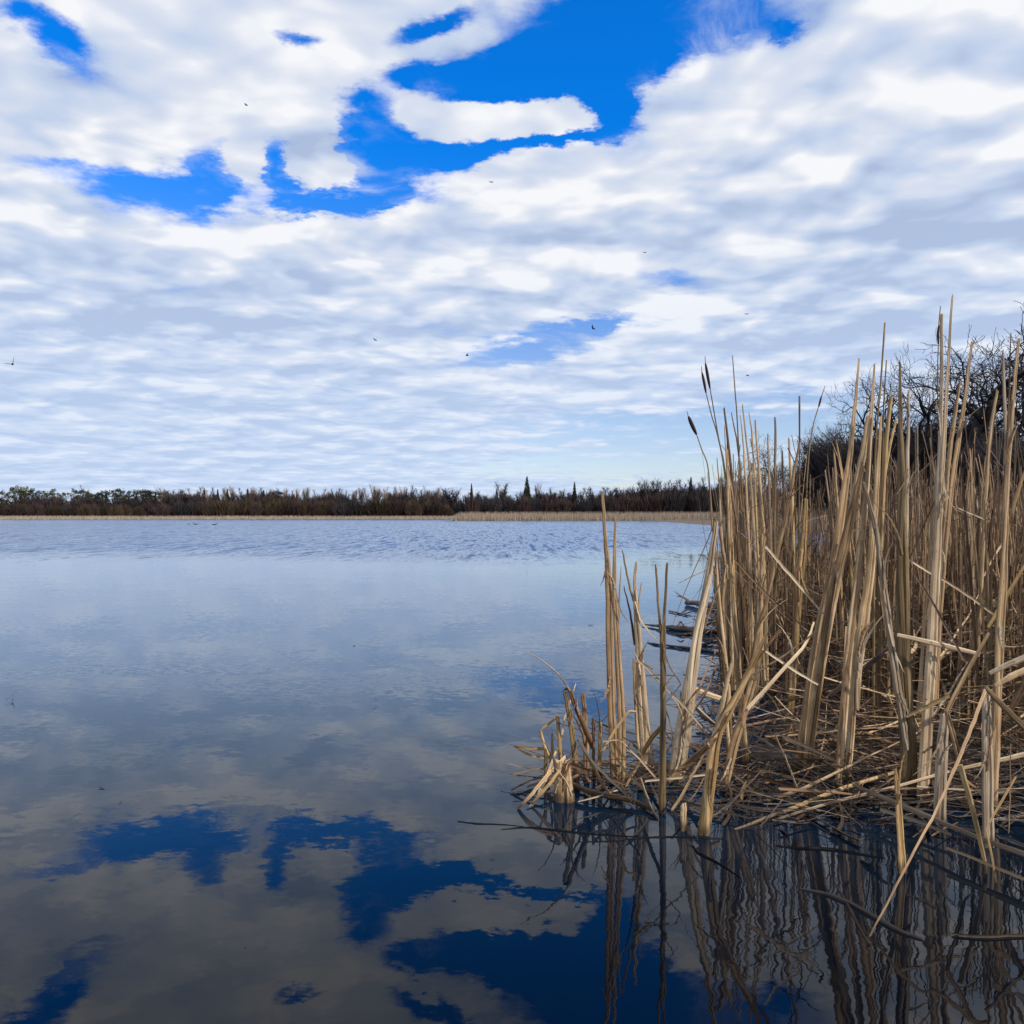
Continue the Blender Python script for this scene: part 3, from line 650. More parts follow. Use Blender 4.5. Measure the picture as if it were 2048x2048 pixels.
fallen('heavy reddish stalk lying along the front of the clump', [(1145, 1568), (1190, 1586), (1260, 1600), (1308, 1620)], [10, 12, 11, 7], z=(.04, .01), mat=BROWN)
fallen('stalk crossing low in front of the twin-bladed cattail foot', [(1217, 1493), (1250, 1540), (1290, 1580)], [5, 8, 7], z=(.14, .03), mat=DRY)
fallen('bent elbow reed leaning before the twin-bladed cattail', [(1272, 1424), (1259, 1422), (1230, 1460), (1207, 1500)], [4, 6, 6, 5], Y=2.72, mat=GOLD, kind='l')
fallen('olive reed leaning across the slim forked cattail', [(1330, 1446), (1300, 1480), (1280, 1520), (1250, 1577)], [9, 11, 8, 5], z=(.28, .02), mat=GOLD)
fallen('greyish blade dipping into the water below the second tall cattail', [(1282, 1560), (1300, 1610), (1324, 1652)], [11, 12, 6], z=(.05, -.01), mat=GREY)
fallen('thin grey stick lying level behind the slim forked cattail', [(1290, 1562), (1350, 1556), (1437, 1546)], [4, 5, 4], z=.06, mat=GREY)
fallen('thin pale straw lying in front of the clump tip', [(1156, 1603), (1190, 1594), (1235, 1580)], [2, 4, 3], z=.03, mat=PALE)
fallen('long grey blade sagging across the tall pale leaning cattail', [(1276, 1320), (1300, 1342), (1340, 1385), (1375, 1420), (1409, 1462)], [3, 4, 5, 5, 2], Y=2.66, mat=GREY)
fallen('short dark curl at the top of the second tall cattail foot', [(1270, 1319), (1285, 1328), (1302, 1338)], [4, 6, 5], Y=2.68, mat=OLIVE)
fallen('thin leaf folded into an open diamond shape over the water', [(1290, 1352), (1322, 1350), (1351, 1352), (1362, 1368), (1333, 1404)], [3, 3, 3, 3, 2], Y=2.65, mat=OLIVE, kind='l')
fallen('thin pale looping leaf hanging between the first two tall cattails', [(1205, 1483), (1240, 1480), (1262, 1500), (1290, 1530), (1312, 1556)], [3, 4, 3, 4, 4], Y=2.7, mat=PALE)
fallen('dark bowed leaf low between the first two tall cattails', [(1245, 1475), (1268, 1490), (1290, 1520)], [4, 5, 4], Y=2.72, mat=BROWN)
fallen('upper brown stick leaning behind the tall pale leaning cattail', [(1433, 1300), (1410, 1350), (1384, 1421)], [7, 8, 7], Y=(3.0, 2.85), mat=BROWN)
fallen('lower brown stick leaning parallel behind the tall pale leaning cattail', [(1436, 1326), (1415, 1380), (1386, 1426)], [7, 7, 6], Y=(3.0, 2.9), mat=BROWN)
fallen('short blunt slab of reed poking left behind the water edge stalks', [(1389, 1379), (1412, 1388), (1440, 1397)], [11, 12, 11], Y=2.95, mat=DRY)
fallen('thick reed leaning right from the foot of the tall pale cattail', [(1418, 1490), (1385, 1520), (1335, 1562)], [11, 14, 10], z=(.18, .03), mat=DRY)
fallen('reed lying right of the slim forked cattail, ending under the foremost foot', [(1333, 1596), (1380, 1608), (1427, 1618), (1500, 1636)], [7, 8, 6, 4], z=.02, mat=DRY)
fallen('small blunt twig beside the lone stub in the front water', [(1336, 1610), (1352, 1626), (1366, 1632)], [4, 5, 4], z=.01, mat=PALE)
fallen('pale straw running down right across the left half of the stand', [(1531, 1093), (1580, 1150), (1646, 1227)], [5, 6, 4], Y=2.9, mat=PALE)
fallen('thinner brown straw under the pale one in the left half of the stand', [(1468, 1118), (1540, 1195), (1617, 1263)], [3, 4, 3], Y=2.95, mat=DRY)
fallen('pale straw slanting down right at half height before the left stalks', [(1523, 1296), (1580, 1335), (1635, 1368)], [4, 6, 4], Y=2.6, mat=PALE)
fallen('bleached stick rising right over the dark hollow', [(1628, 1245), (1610, 1290), (1570, 1335), (1495, 1418)], [6, 8, 9, 10], Y=(2.7, 2.5), mat=PALE)
fallen('brown twin stick leaning over the dark hollow', [(1634, 1262), (1570, 1310), (1505, 1350)], [3, 4, 4], Y=2.62, mat=BROWN)
fallen('dark rotten stick crossing behind the leaning middle stalks', [(1776, 1296), (1720, 1345), (1661, 1390)], [8, 13, 10], Y=3.0, mat=WET)
fallen('flat pale leaf pointing right from the thickest olive cattail', [(1794, 1270), (1874, 1288), (1957, 1308)], [8, 11, 7], Y=2.62, mat=PALE)
fallen('bent reed with a sharp elbow in front of the right pile', [(1979, 1263), (1936, 1340), (1893, 1422), (1914, 1500), (1930, 1560), (1950, 1575)], [8, 11, 13, 14, 8, 4], Y=2.32, mat=DRY, kind='l')
fallen('longest thin stalk, running from the right pile down over the front water', [(1970, 1382), (1948, 1440), (1914, 1527), (1870, 1625), (1829, 1701), (1732, 1889)], [12, 11, 10, 8, 7, 5], Y=(2.2, 1.78), mat=DRY)
fallen('olive round stalk falling away right from the elbow of the longest one', [(1970, 1374), (2010, 1416), (2056, 1462)], [9, 12, 13], Y=2.25, mat=OLIVE)
fallen('yellowish blade pointing down into the dark water at right', [(1920, 1530), (1940, 1600), (1966, 1705), (1973, 1752)], [11, 10, 8, 4], Y=2.1, mat=GOLD)
fallen('long pale straw crossing low from the right edge to the dark water', [(2052, 1509), (1985, 1524), (1896, 1544), (1789, 1574), (1668, 1604), (1556, 1638)], [11, 9, 6, 6, 6, 5], z=(.16, 0), mat=PALE)
fallen('golden straw crossing under the long pale one into the dark water', [(1789, 1545), (1695, 1574), (1601, 1611), (1472, 1659)], [7, 9, 9, 5], z=(.06, 0), mat=GOLD)
fallen('bluish grey stalk lying down right to the right edge', [(1705, 1569), (1786, 1604), (1859, 1634), (1953, 1674), (2054, 1710)], [5, 12, 10, 10, 12], z=(.07, .07), mat=GREY)
fallen('second grey stalk lying beneath the bluish one', [(1760, 1618), (1830, 1640), (1900, 1668)], [8, 9, 6], z=(.04, .03), mat=GREY)
fallen('slender stalk lowest at the right edge above the water', [(1893, 1695), (1970, 1725), (2054, 1760)], [6, 7, 8], z=.04, mat=DRY)
fallen('wet reddish log-like stalk floating at the lower right', [(1601, 1778), (1670, 1796), (1735, 1829), (1790, 1860), (1846, 1880)], [5, 14, 17, 15, 8], z=.0, mat=WET)
fallen('flattened brown reed floating left of the lone split stub', [(1551, 1691), (1600, 1697), (1652, 1698), (1766, 1716)], [4, 7, 9, 4], z=.0, mat=BROWN)
fallen('purplish twig floating below the foremost pale foot', [(1385, 1690), (1400, 1708), (1440, 1728), (1480, 1755)], [7, 8, 7, 4], z=.0, mat=WET)
fallen('dark stick half sunk under the tip of the longest thin stalk', [(1668, 1762), (1700, 1820), (1738, 1890)], [8, 10, 9], z=.0, mat=WET)
fallen('yellow-olive straw floating near the bottom right', [(1903, 1867), (1960, 1872), (2060, 1869)], [4, 7, 6], z=.004, mat=OLIVE)
fallen('brown reed lying on the mat behind the foremost foot', [(1466, 1534), (1540, 1560), (1603, 1581), (1690, 1612)], [7, 9, 7, 5], z=(.06, .02), mat=BROWN)
fallen('short stick leaning left against the mat at the stand foot', [(1549, 1465), (1575, 1525), (1599, 1588)], [5, 7, 6], z=(.16, .02), mat=DRY)
fallen('straw lying from the short leaning stick toward the stand middle', [(1552, 1465), (1620, 1496), (1682, 1526)], [5, 7, 7], z=(.16, .08), mat=GREY)
fallen('thin flat straw low on the mat in front', [(1516, 1538), (1575, 1552), (1632, 1567)], [3, 6, 5], z=.05, mat=DRY)
fallen('olive stick rising right behind the thickest cattail foot', [(1812, 1433), (1855, 1412), (1899, 1390)], [6, 9, 8], Y=2.6, mat=OLIVE)
fallen('angled blade like a tick mark near the right edge', [(2033, 1552), (2000, 1610), (1972, 1658), (1982, 1700), (1994, 1770)], [6, 7, 5, 6, 5], Y=2.05, mat=GOLD, kind='l')
fallen('thin vertical straw near the right edge', [(2022, 1487), (2020, 1580), (2018, 1664)], [4, 5, 4], Y=2.05, mat=DRY)
fallen('grey broad blade at the right edge above the pile', [(1979, 1347), (2010, 1332), (2056, 1312)], [8, 11, 13], Y=2.4, mat=GREY)
fallen('brown broad blade lying under the grey one at the right edge', [(1990, 1372), (2020, 1354), (2056, 1338)], [9, 14, 14], Y=2.5, mat=DRY)
fallen('pale sliver high at the right crossing the tall stalks', [(1917, 1016), (1950, 1030), (1980, 1043)], [3, 4, 3], Y=3.2, mat=PALE)
fallen('pale straw slanting down right between the highest stalk and right one', [(1884, 1158), (1935, 1190), (1986, 1227)], [5, 6, 5], Y=2.75, mat=PALE)
fallen('thin straw left of the highest stalk, slanting down right', [(1818, 1119), (1840, 1133), (1862, 1147)], [4, 5, 4], Y=2.8, mat=PALE)
fallen('blackened thin stick slanting down right across the right half', [(1827, 1144), (1870, 1215), (1930, 1322)], [4, 5, 5], Y=2.6, mat=WET)
fallen('blade leaning in from the right edge at mid height', [(2056, 1120), (2020, 1180), (1976, 1255)], [8, 10, 9], Y=2.7, mat=GOLD)
fallen('upper blade leaning in from the right edge against the sky', [(2056, 930), (2034, 990), (2012, 1085)], [6, 8, 7], Y=3.0, mat=GOLD)
fallen('wide reddish blade lying down right at the right edge', [(2056, 1340), (2040, 1385), (2010, 1440)], [12, 16, 12], Y=2.4, mat=BROWN)
fallen('golden twig behind the highest stalk foot, leaning left', [(1880, 1530), (1860, 1500), (1830, 1440)], [4, 5, 4], Y=2.9, mat=GOLD)
fallen('long thin twig floating far out left of the clump', [(915, 1643), (950, 1647), (1000, 1649), (1046, 1653)], [3, 4, 3, 2], z=.0, mat=WET)
fallen('thin dark stick floating in front of the clump and reaching right', [(1002, 1659), (1060, 1655), (1150, 1665), (1240, 1672), (1330, 1676)], [2, 5, 5, 4, 3], z=.0, mat=WET)
fallen('fine dark stick floating below the slim forked cattail', [(1156, 1684), (1220, 1682), (1290, 1675), (1370, 1674), (1450, 1678)], [2, 4, 4, 5, 3], z=.0, mat=WET)
fallen('thin violet twig jutting left level with the clump foot', [(1020, 1549), (1055, 1553), (1088, 1556)], [2, 3, 4], Y=2.8, mat=WET)
fallen('dark elbow twig at the far left of the clump', [(1088, 1554), (1062, 1560), (1022, 1580), (1038, 1592), (1050, 1602)], [4, 4, 4, 4, 3], Y=2.72, mat=BROWN, kind='l')

# loose fallen stalks over the mat, each its own thing
G_MAT = 'loose dead reeds fallen over the mat at the foot of the stand'
G_PILE = 'bleached reeds heaped in the pile at the right'
FV = []
for i in range(14):
    mb = MB(); L = 1.0; pts = []; ws = []; wb = rng.uniform(.0045, .010); kx = rng.choice([0, 0, 1]); ang = 0
    p = Vector((-.5, 0, 0)); d = Vector((1, 0, 0))
    for s in range(8):
        pts.append(p.copy()); ws.append(wb * (1 - .75 * (s / 7)) if s else wb * .9)
        if kx and s == 4: d = (Matrix.Rotation(rng.uniform(.5, 1.9) * rng.choice((-1, 1)), 3, 'Z') @ Matrix.Rotation(rng.uniform(-.4, .2), 3, 'Y')) @ d
        d = (Matrix.Rotation(rng.gauss(0, .05), 3, 'Z') @ Matrix.Rotation(rng.gauss(0, .04), 3, 'Y')) @ d
        p = p + d / 7
    mb.tube(pts, ws, [max(.0011, q * .5) for q in ws], Vector((0, 1, .3)), CRES, .01, rng)
    FV.append((mb, mb.mesh('fallen_reed', [DRY, BROWN, GREY, DRY_SHADED, DRY_SHADED, BROWN, PALE, WET, DRY, BROWN, DRY_SHADED, WET, OLIVE, BROWN][i])))
def lay(meshes, n, region, hf, lab, grp, Lr, tilt, as_stuff=None, wm=1.0):
    c = 0
    while c < n:
        Y = rng.uniform(*region[0]); x = bank_edge(Y) + rng.uniform(*region[1]); px = CX + x / Y * F
        if px > 2100: continue
        z = hf(x, Y); L = rng.uniform(*Lr); rz = rng.gauss(0.1, .9) if rng.random() < .6 else rng.uniform(0, 6.28); ry = rng.gauss(0, tilt)
        z = max(z, abs(math.sin(ry)) * L * .5 * .8 + .005)
        if as_stuff is not None:
            M4 = Matrix.Translation((x, Y, z)) @ Matrix.Rotation(rz, 4, 'Z') @ Matrix.Rotation(ry, 4, 'Y') @ Matrix.Diagonal((L, L * wm, L * wm, 1))
            k = c % 14; merge_into(as_stuff, FV[k][0], M4, c * 3)
        else:
            o = bpy.data.objects.new('fallen_reed', rng.choice(meshes)[1]); COL.objects.link(o); o.location = (x, Y, z); o.rotation_euler = (0, ry, rz); o.scale = (L, L * wm, L * wm); tag(o, lab, 'reed', grp)
        c += 1
def pile_h(x, Y):      # the heap swells to the right
    return rng.uniform(.01, .08 + .46 * max(0, min(1, (x - 1.15) / .8)) * max(0, min(1, (Y - 2.6) / .7)))
lay(FV, 120, ((2.62, 3.6), (.0, 2.4)), pile_h, 'dead reed fallen among others over the mat at the stand foot', G_MAT, (.25, .75), .34, None, 1.5)
lay(FV, 60, ((2.9, 4.6), (1.1, 2.6)), pile_h, 'bleached fallen reed in the heap at the right', G_PILE, (.3, .8), .28, None, 1.6)
lay(FV, 30, ((2.35, 2.75), (.35, 1.6)), lambda x, Y: rng.uniform(.0, .02), 'dead reed lying at the water line in front of the stand', 'dead reeds at the water line', (.2, .6), .04)
lay(FV, 25, ((2.66, 3.0), (.0, .5)), lambda x, Y: rng.uniform(.0, .06), 'short dead reed lying in the small front clump', 'short dead reeds in the small front clump', (.12, .35), .25)
litter = MB()
lay(FV, 700, ((2.8, 6.0), (.03, 3.4)), pile_h, '', '', (.2, .7), .24, litter, 1.3)
o = litter.build('reed_litter', BROWN); tag(o, 'tangled brown litter of dead reeds on the mud under the stand', 'litter', kind='stuff')
litter = MB()
lay(FV, 800, ((2.7, 6.0), (.03, 3.4)), pile_h, '', '', (.15, .5), .16, litter, 2.2)
o = litter.build('reed_litter', WET); tag(o, 'wet litter of dead reeds, darkened for shade, on the mud under the stand', 'litter', kind='stuff')  # near-black tone paints in the shade under the stand
# thin curled leaves caught upright between the stalks
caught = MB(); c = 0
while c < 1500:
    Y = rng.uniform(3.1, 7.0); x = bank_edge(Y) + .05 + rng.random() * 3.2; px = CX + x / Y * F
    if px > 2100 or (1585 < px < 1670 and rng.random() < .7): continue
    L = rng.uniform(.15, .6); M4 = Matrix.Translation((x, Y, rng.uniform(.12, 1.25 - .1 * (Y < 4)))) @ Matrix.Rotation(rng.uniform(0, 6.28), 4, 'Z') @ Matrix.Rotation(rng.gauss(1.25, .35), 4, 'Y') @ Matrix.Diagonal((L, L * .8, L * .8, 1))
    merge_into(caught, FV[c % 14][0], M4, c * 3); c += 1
tag(caught.build('reed_litter', BROWN), 'thin curled shade-browned leaves hanging between the stalks of the stand', 'litter', kind='stuff')  # brown tone carries the shade between the stalks
litter = MB()
lay(FV, 420, ((2.45, 2.95), (.1, 2.0)), lambda x, Y: rng.uniform(-.004, .012), '', '', (.1, .4), .03, litter, 2.4)
o = litter.build('reed_litter', WET); tag(o, 'sodden blackened leaves matted on the water in front of the stand', 'litter', kind='stuff')
litter = MB()
lay(FV, 260, ((2.9, 6.0), (.5, 3.4)), pile_h, '', '', (.2, .75), .22, litter, 1.2)
o = litter.build('reed_litter', DRY); tag(o, 'pale straw litter of dead reeds on the mud under the stand', 'litter', kind='stuff')

# ------------------------------------------------------------------ driftwood between the reeds and the open water
def wood(label, limbs, mat=DRIFT, name='driftwood', cat_='driftwood'):
    mb = MB(); rr = random.Random(len(label)); org = None
    for pts, ws, z in limbs:
        P3 = []; W = []
        for i, (x, y) in enumerate(pts):
            zi = z[i] if isinstance(z, (list, tuple)) else z
            Yv = yfor(y, 0) if not isinstance(zi, tuple) else zi
            Yv = (H - zi) * F / (y - HY); P3.append(at(x, y, Yv)); W.append(ws[i] / F * Yv * .5)
        P, Wd = smooth_path(P3, W, 5, .006, rr)
        Wd = [q * rr.uniform(.8, 1.2) for q in Wd]
        if org is None: org = P[0].copy()
        mb.tube(P, Wd, [q * .8 for q in Wd], None, ROUND6)
    o = bpy.data.objects.new(name, mb.mesh(name, mat, True, org)); COL.objects.link(o); o.location = org
    return tag(o, label, cat_)
wood('grey blunt driftwood log with two thin twigs, farthest out at the reed edge', [
 ([(1374, 1205), (1400, 1207), (1440, 1214), (1470, 1222)], [12, 16, 14, 10], [.03, .04, .04, .03]),
 ([(1350, 1183), (1362, 1192), (1376, 1200)], [1.5, 3, 6], [.14, .10, .05]), ([(1354, 1192), (1363, 1194)], [2, 3], [.10, .10])], DRIFTG)
wood('thin forked dead twig floating above the darkest driftwood', [([(1338, 1222), (1356, 1226), (1376, 1231)], [3, 4, 2], [.01, .01, .01]), ([(1366, 1229), (1380, 1224), (1395, 1222)], [3, 3, 1], [.01, .02, .03])], DRIFT)
wood('large black driftwood trunk pointing left with a small loop of root', [
 ([(1284, 1249), (1312, 1251), (1345, 1256), (1378, 1260), (1420, 1264), (1470, 1262)], [2, 7, 15, 22, 18, 14], [.01, .02, .02, .02, .02, .02]),
 ([(1354, 1252), (1361, 1243), (1368, 1252)], [3, 4, 3], [.06, .09, .06]), ([(1346, 1269), (1362, 1269), (1385, 1268)], [2, 5, 8], [.0, .01, .01]),
 ([(1400, 1258), (1420, 1246), (1450, 1244)], [6, 6, 5], [.03, .05, .05])], WET)
wood('long straight dark stick floating below the black driftwood trunk', [([(1296, 1286), (1320, 1289), (1376, 1296), (1420, 1302), (1460, 1310)], [4, 5, 7, 8, 6], [.0, .01, .01, .01, .01])], WET)
wood('dark crooked root poking down behind the water edge stalks', [([(1410, 1222), (1424, 1232), (1437, 1250), (1450, 1290)], [8, 12, 14, 12], [.04, .03, .02, .02])], DRIFT)
wood('brown tangled driftwood piece under the crooked root', [([(1404, 1276), (1420, 1278), (1450, 1274)], [6, 8, 7], [.01, .01, .02]), ([(1406, 1290), (1425, 1284), (1452, 1292)], [8, 9, 6], [.01, .02, .01])], DRIFT)
wood('dark curved branch behind the foot of the tall pale leaning cattail', [([(1395, 1418), (1412, 1436), (1440, 1452)], [7, 10, 8], [.06, .04, .02]), ([(1399, 1402), (1410, 1425)], [2, 4], [.10, .06])], DRIFT)

# small floating bits
def bit(label, px, py, L, wd, ang, name='floating_leaf'):
    mb = MB(); Y = yfor(py); c0 = at(px, py, Y); c0.z = .004; l = L / F * Y; d = Vector((math.cos(ang), math.sin(ang) * 1.0, 0))
    pts = [c0 + d * l * (t_ - .5) + Vector((0, 0, .012 * (t_ * 2 - 1) ** 2 * l * 10)) for t_ in (0, .25, .5, .75, 1)]
    ws = [wd / F * Y * .5 * q for q in (.2, .8, 1, .8, .3)]
    mb.tube(pts, ws, [q * .35 for q in ws], Vector((-d.y, d.x, 0)), ROUND6)
    o = bpy.data.objects.new(name, mb.mesh(name, WET, True, c0)); COL.objects.link(o); o.location = c0; tag(o, label, 'leaf')
bit('curled dark leaf floating alone on the left water', 203, 1576, 12, 6, .1)
bit('tiny dark speck of leaf standing on the water right of the curled one', 241, 1604, 6, 4, 1.2)
bit('small dark leaf floating on the calm water left of the driftwood', 1181, 1251, 12, 3, 0)
bit('tiny leaf floating in the middle of the calm lake', 708, 1292, 5, 4, .6)
bit('dark round floating leaf under the long straight dark stick', 1361, 1301, 6, 5, .3)

# ------------------------------------------------------------------ birds
def bird(label, px, py, size, Y, wing_up, yaw, bank=0.0, grp='birds flying over the lake'):
    mb = MB(); s = 1.35 * size / F * Y     # wing span in metres
    body = [Vector((0, t_, 0)) * s * .5 for t_ in (-.62, -.4, -.1, .25, .45, .6)]; ws = [q * s for q in (.03, .035, .085, .09, .05, .012)]
    mb.tube(body, ws, ws, Vector((1, 0, 0)), ROUND6)
    for sg in (-1, 1):
        root = Vector((sg * .04, .06, .02)) * s; e1 = Vector((sg * .26, .16, .02 + wing_up * .5)) * s; tip = Vector((sg * .5, -.05, wing_up)) * s
        pts = [root, (root + e1) / 2, e1, (e1 + tip) / 2, tip]; w2 = [q * s for q in (.12, .13, .12, .08, .015)]
        mb.tube(pts, w2, [q * .12 for q in w2], Vector((0, 1, 0)), ROUND6)
    o = bpy.data.objects.new('bird', mb.mesh('bird', BIRDM, True)); COL.objects.link(o); o.location = at(px, py, Y); o.rotation_euler = (0, bank, yaw)
    return tag(o, label, 'bird', grp)
bird('dark bird highest in the sky, against the white cloud at upper left', 493, 210, 8, 70, .10, 1.4)
bird('pale distant bird just below the blue gap in the clouds', 983, 364, 8, 110, .1, .3)
bird('blurred larger bird with raised wings at the left edge of the sky', 25, 728, 17, 45, .42, .5, -.7)
bird('small bird in front of the flat white clouds, left of the sky middle', 751, 680, 8, 90, .12, 1.0, .3)
bird('compact dark bird between the left one and the clump of cattails', 935, 711, 9, 80, .25, 1.2, -.5)
bird('bird with dropping wings beside the bright puffy cloud', 1187, 657, 10, 80, .3, .8, .6)
bird('small grey bird below the highest grey cloud on the right', 1290, 505, 7, 120, .1, .2)
bird('faint bird over the grey cloud above the two cattail heads', 1494, 628, 8, 110, .08, .2)
bird('bird just above and right of the two cattail heads', 1496, 751, 8, 100, .12, .9)
bird('tiny bird left of the bare trees near the tallest stems', 1700, 771, 5, 130, .1, 1.2)

def duck(label, px, py, L, yaw):
    Y = yfor(py + 2); mb = MB(); s = L / F * Y
    body = [Vector((t_, 0, z_)) * s for t_, z_ in ((-.55, .16), (-.4, .11), (-.1, .07), (.2, .08), (.34, .14), (.38, .27), (.42, .38), (.55, .36), (.68, .33))]
    ws = [q * s for q in (.03, .11, .19, .17, .09, .06, .085, .06, .02)]
    mb.tube(body, ws, [q * .8 for q in ws], Vector((0, 1, 0)), ROUND6)
    c0 = at(px, py, Y); c0.z = 0
    o = bpy.data.objects.new('duck', mb.mesh('duck', BIRDM, True)); COL.objects.link(o); o.location = c0; o.rotation_euler = (0, 0, yaw); tag(o, label, 'duck', 'ducks on the far water')
duck('leftmost dark duck of the small group on the far water', 378, 1047, 6, 3.0)
duck('dark duck swimming close behind the leftmost one', 391, 1047, 9, 3.3)
duck('dark duck swimming on its own right of the other ducks', 429, 1048, 9, .2)

# ------------------------------------------------------------------ trees
def branch_tree(seed, height, spread, levels=5, twig_min=.012, r0=.035, crook=.28, lean=0.0, trunk_frac=.22, nsplit=(2, 4)):
    rr = random.Random(seed); limbs = MB(); twigs = MB()
    def grow(p, d, L, r, lev):
        n = 4 if lev < 3 else 3; pts = [p]; cur = p; dd = d
        for i in range(n):
            dd = (dd + Vector((rr.gauss(0, crook), rr.gauss(0, crook), rr.gauss(.06, crook * .7)))).normalized()
            cur = cur + dd * L / n; pts.append(cur)
        rs = [r * (1 - .45 * i / n) for i in range(n + 1)]
        if lev >= levels: rs[-1] = twig_min * .5
        (limbs if lev <= 2 else twigs).tube(pts, rs, rs, None, ROUND6 if lev <= 1 else (ROUND4 if lev == 2 else TRI))
        if lev >= levels: return
        k = rr.randint(*nsplit) + (1 if lev in (1, 2) else 0)
        for j in range(k):
            t_ = rr.uniform(.35, 1.0) if j else 1.0
            ip = min(n - 1, int(t_ * n)); bp_ = pts[ip].lerp(pts[ip + 1], t_ * n - ip) if t_ < 1 else pts[-1]
            side_ = Vector((rr.gauss(0, 1), rr.gauss(0, 1), rr.gauss(.1, .5))); side_ = (side_ - dd * side_.dot(dd)).normalized()
            nd = (dd * rr.uniform(.5, 1.0) + side_ * spread * rr.uniform(.5, 1.2)).normalized()
            grow(bp_, nd, L * rr.uniform(.58, .85), max(twig_min * .5, r * (.5 if j else .6)), lev + 1)
    grow(Vector((0, 0, -.2)), Vector((lean, 0, 1)).normalized(), height * trunk_frac, height * r0, 0)
    return limbs, twigs
def scale_mb(mb, height):
    zz_ = sorted(v.z for v in mb[0].v + mb[1].v); zs = zz_[int(len(zz_) * .985)]; k = height / zs
    for m in mb:
        m.v = [v * k for v in m.v]
BT = []
for i in range(5):
    t2 = branch_tree(100 + i * 7, 10, .9, 7, .013, .026, .24, .05 * (i - 2), nsplit=(2, 3)); scale_mb(t2, 10)
    BT.append((t2[0].mesh('trunk', BARK, True), t2[1].mesh('crown', TWIG)))
def tree(variant, loc, h, rz, label, group, name='bare_tree', slim=1.0):
    e = empty(name, loc); e.rotation_euler = (0, 0, rz); tag(e, label, 'tree', group)
    for nm, me in zip(('trunk', 'crown'), variant):
        o = bpy.data.objects.new(nm, me); COL.objects.link(o); o.parent = e; k = h / 10; o.scale = (k * slim, k * slim, k)
    return e
G_NEAR = 'bare trees along the right shore'
near = [ # px, top px y, distance, variant, label
 (2046, 612, 36, 0, 'tallest gnarled bare tree, at the right edge of the picture'), (1985, 700, 42, 1, 'gnarled bare tree with crooked limbs left of the tallest one'),
 (1900, 745, 48, 2, 'bare tree behind the highest cattail stalks'), (1830, 740, 54, 3, 'round-topped bare tree above the middle of the reed stand'),
 (1765, 770, 60, 4, 'dark bare tree left of the round-topped one'), (1708, 825, 68, 0, 'low bare tree where the right wood starts to drop'),
 (1652, 850, 78, 1, 'bare tree seen through the reeds, third from the left of the right wood'), (1600, 868, 88, 2, 'bare tree with sky showing through, second from the left of the right wood'),
 (1556, 872, 98, 3, 'leftmost bare tree of the right wood, sky showing through')]
for px, ty, Y, vi, lab in near:
    h = H + (HY - ty) / F * Y; p = at(px, 1040, Y); tree(BT[vi], (p.x, Y, .3), h * (1.08 if px > 1900 else .98), vi * 1.3 + px, lab, G_NEAR, slim=.55 if px < 1730 else (.7 if px < 1850 else .95))
for k, (px, ty, Y) in enumerate(sorted([(2080, 700, 44), (1950, 790, 52), (1868, 820, 58), (1796, 850, 66), (1738, 880, 74), (1680, 905, 84), (1626, 930, 96), (1580, 930, 110), (1515, 930, 120), (1490, 940, 130), (1530, 945, 140), (1465, 950, 150)], reverse=True)):
    h = H + (HY - ty) / F * Y; p = at(px, 1040, Y); tree(BT[(k * 2 + 1) % 5], (p.x, Y, .3), h, k * 2.1, 'smaller bare tree in the second row of the right wood, %s from the right' % ORD[k], 'second row of bare trees on the right shore', slim=.7)

# bushes: dense dark thickets under the bare trees
def bush_mb(seed, n, r=1.0):
    rr = random.Random(seed); mb = MB()
    lobes = [(rr.uniform(-.6, .6), rr.uniform(-.4, .4), rr.uniform(.35, .75), rr.uniform(.3, .5)) for _ in range(6)]
    for i in range(n):
        lx, ly, lz, lr = rr.choice(lobes); a = rr.uniform(0, 6.28); q = rr.random() ** .4 * lr
        tip = Vector((lx + math.cos(a) * q, ly + math.sin(a) * q, max(.05, lz + rr.uniform(-.8, 1) * lr * .7 * rr.uniform(.6, 1.1))))
        root = Vector((tip.x * .35 + rr.gauss(0, .1), tip.y * .35 + rr.gauss(0, .1), max(0, tip.z - rr.uniform(.3, .7))))
        mb.tube([root, root.lerp(tip, .55) + Vector((rr.gauss(0, .06), rr.gauss(0, .06), .03)), tip], [.0065, .005, .0018], [.0065, .005, .0018], None, TRI)
    return mb
BUSH = [(bush_mb(i, 2400).mesh('thicket', TWIG),) for i in range(3)]
k = 0
for px, Y, top in sorted([(2060, 34, 900), (2000, 38, 880), (1940, 42, 890), (1880, 46, 890), (1825, 50, 860), (1775, 55, 880), (1730, 60, 890), (1700, 64, 905), (1672, 70, 930), (1640, 76, 965), (1612, 84, 990), (1586, 92, 1000), (1560, 104, 1000), (1530, 116, 995), (1500, 130, 995), (1475, 145, 990),
                   (1915, 56, 900), (1850, 60, 880), (1795, 66, 890), (1745, 72, 900), (1690, 80, 930), (1655, 60, 1000), (1625, 66, 1005)], reverse=True):
    top -= 30 if px > 1690 else 0; h = H + (HY - top) / F * Y; p = at(px, 1040, Y)
    o = bpy.data.objects.new('bush', BUSH[k % 3][0]); COL.objects.link(o); o.location = (p.x, Y, .1); o.rotation_euler = (0, 0, k * 1.9); o.scale = (h * .75, h * .75, h)
    tag(o, 'dark leafless bush under the right shore trees, %s from the right' % ORD[k], 'bush', 'leafless bushes under the right shore trees'); k += 1

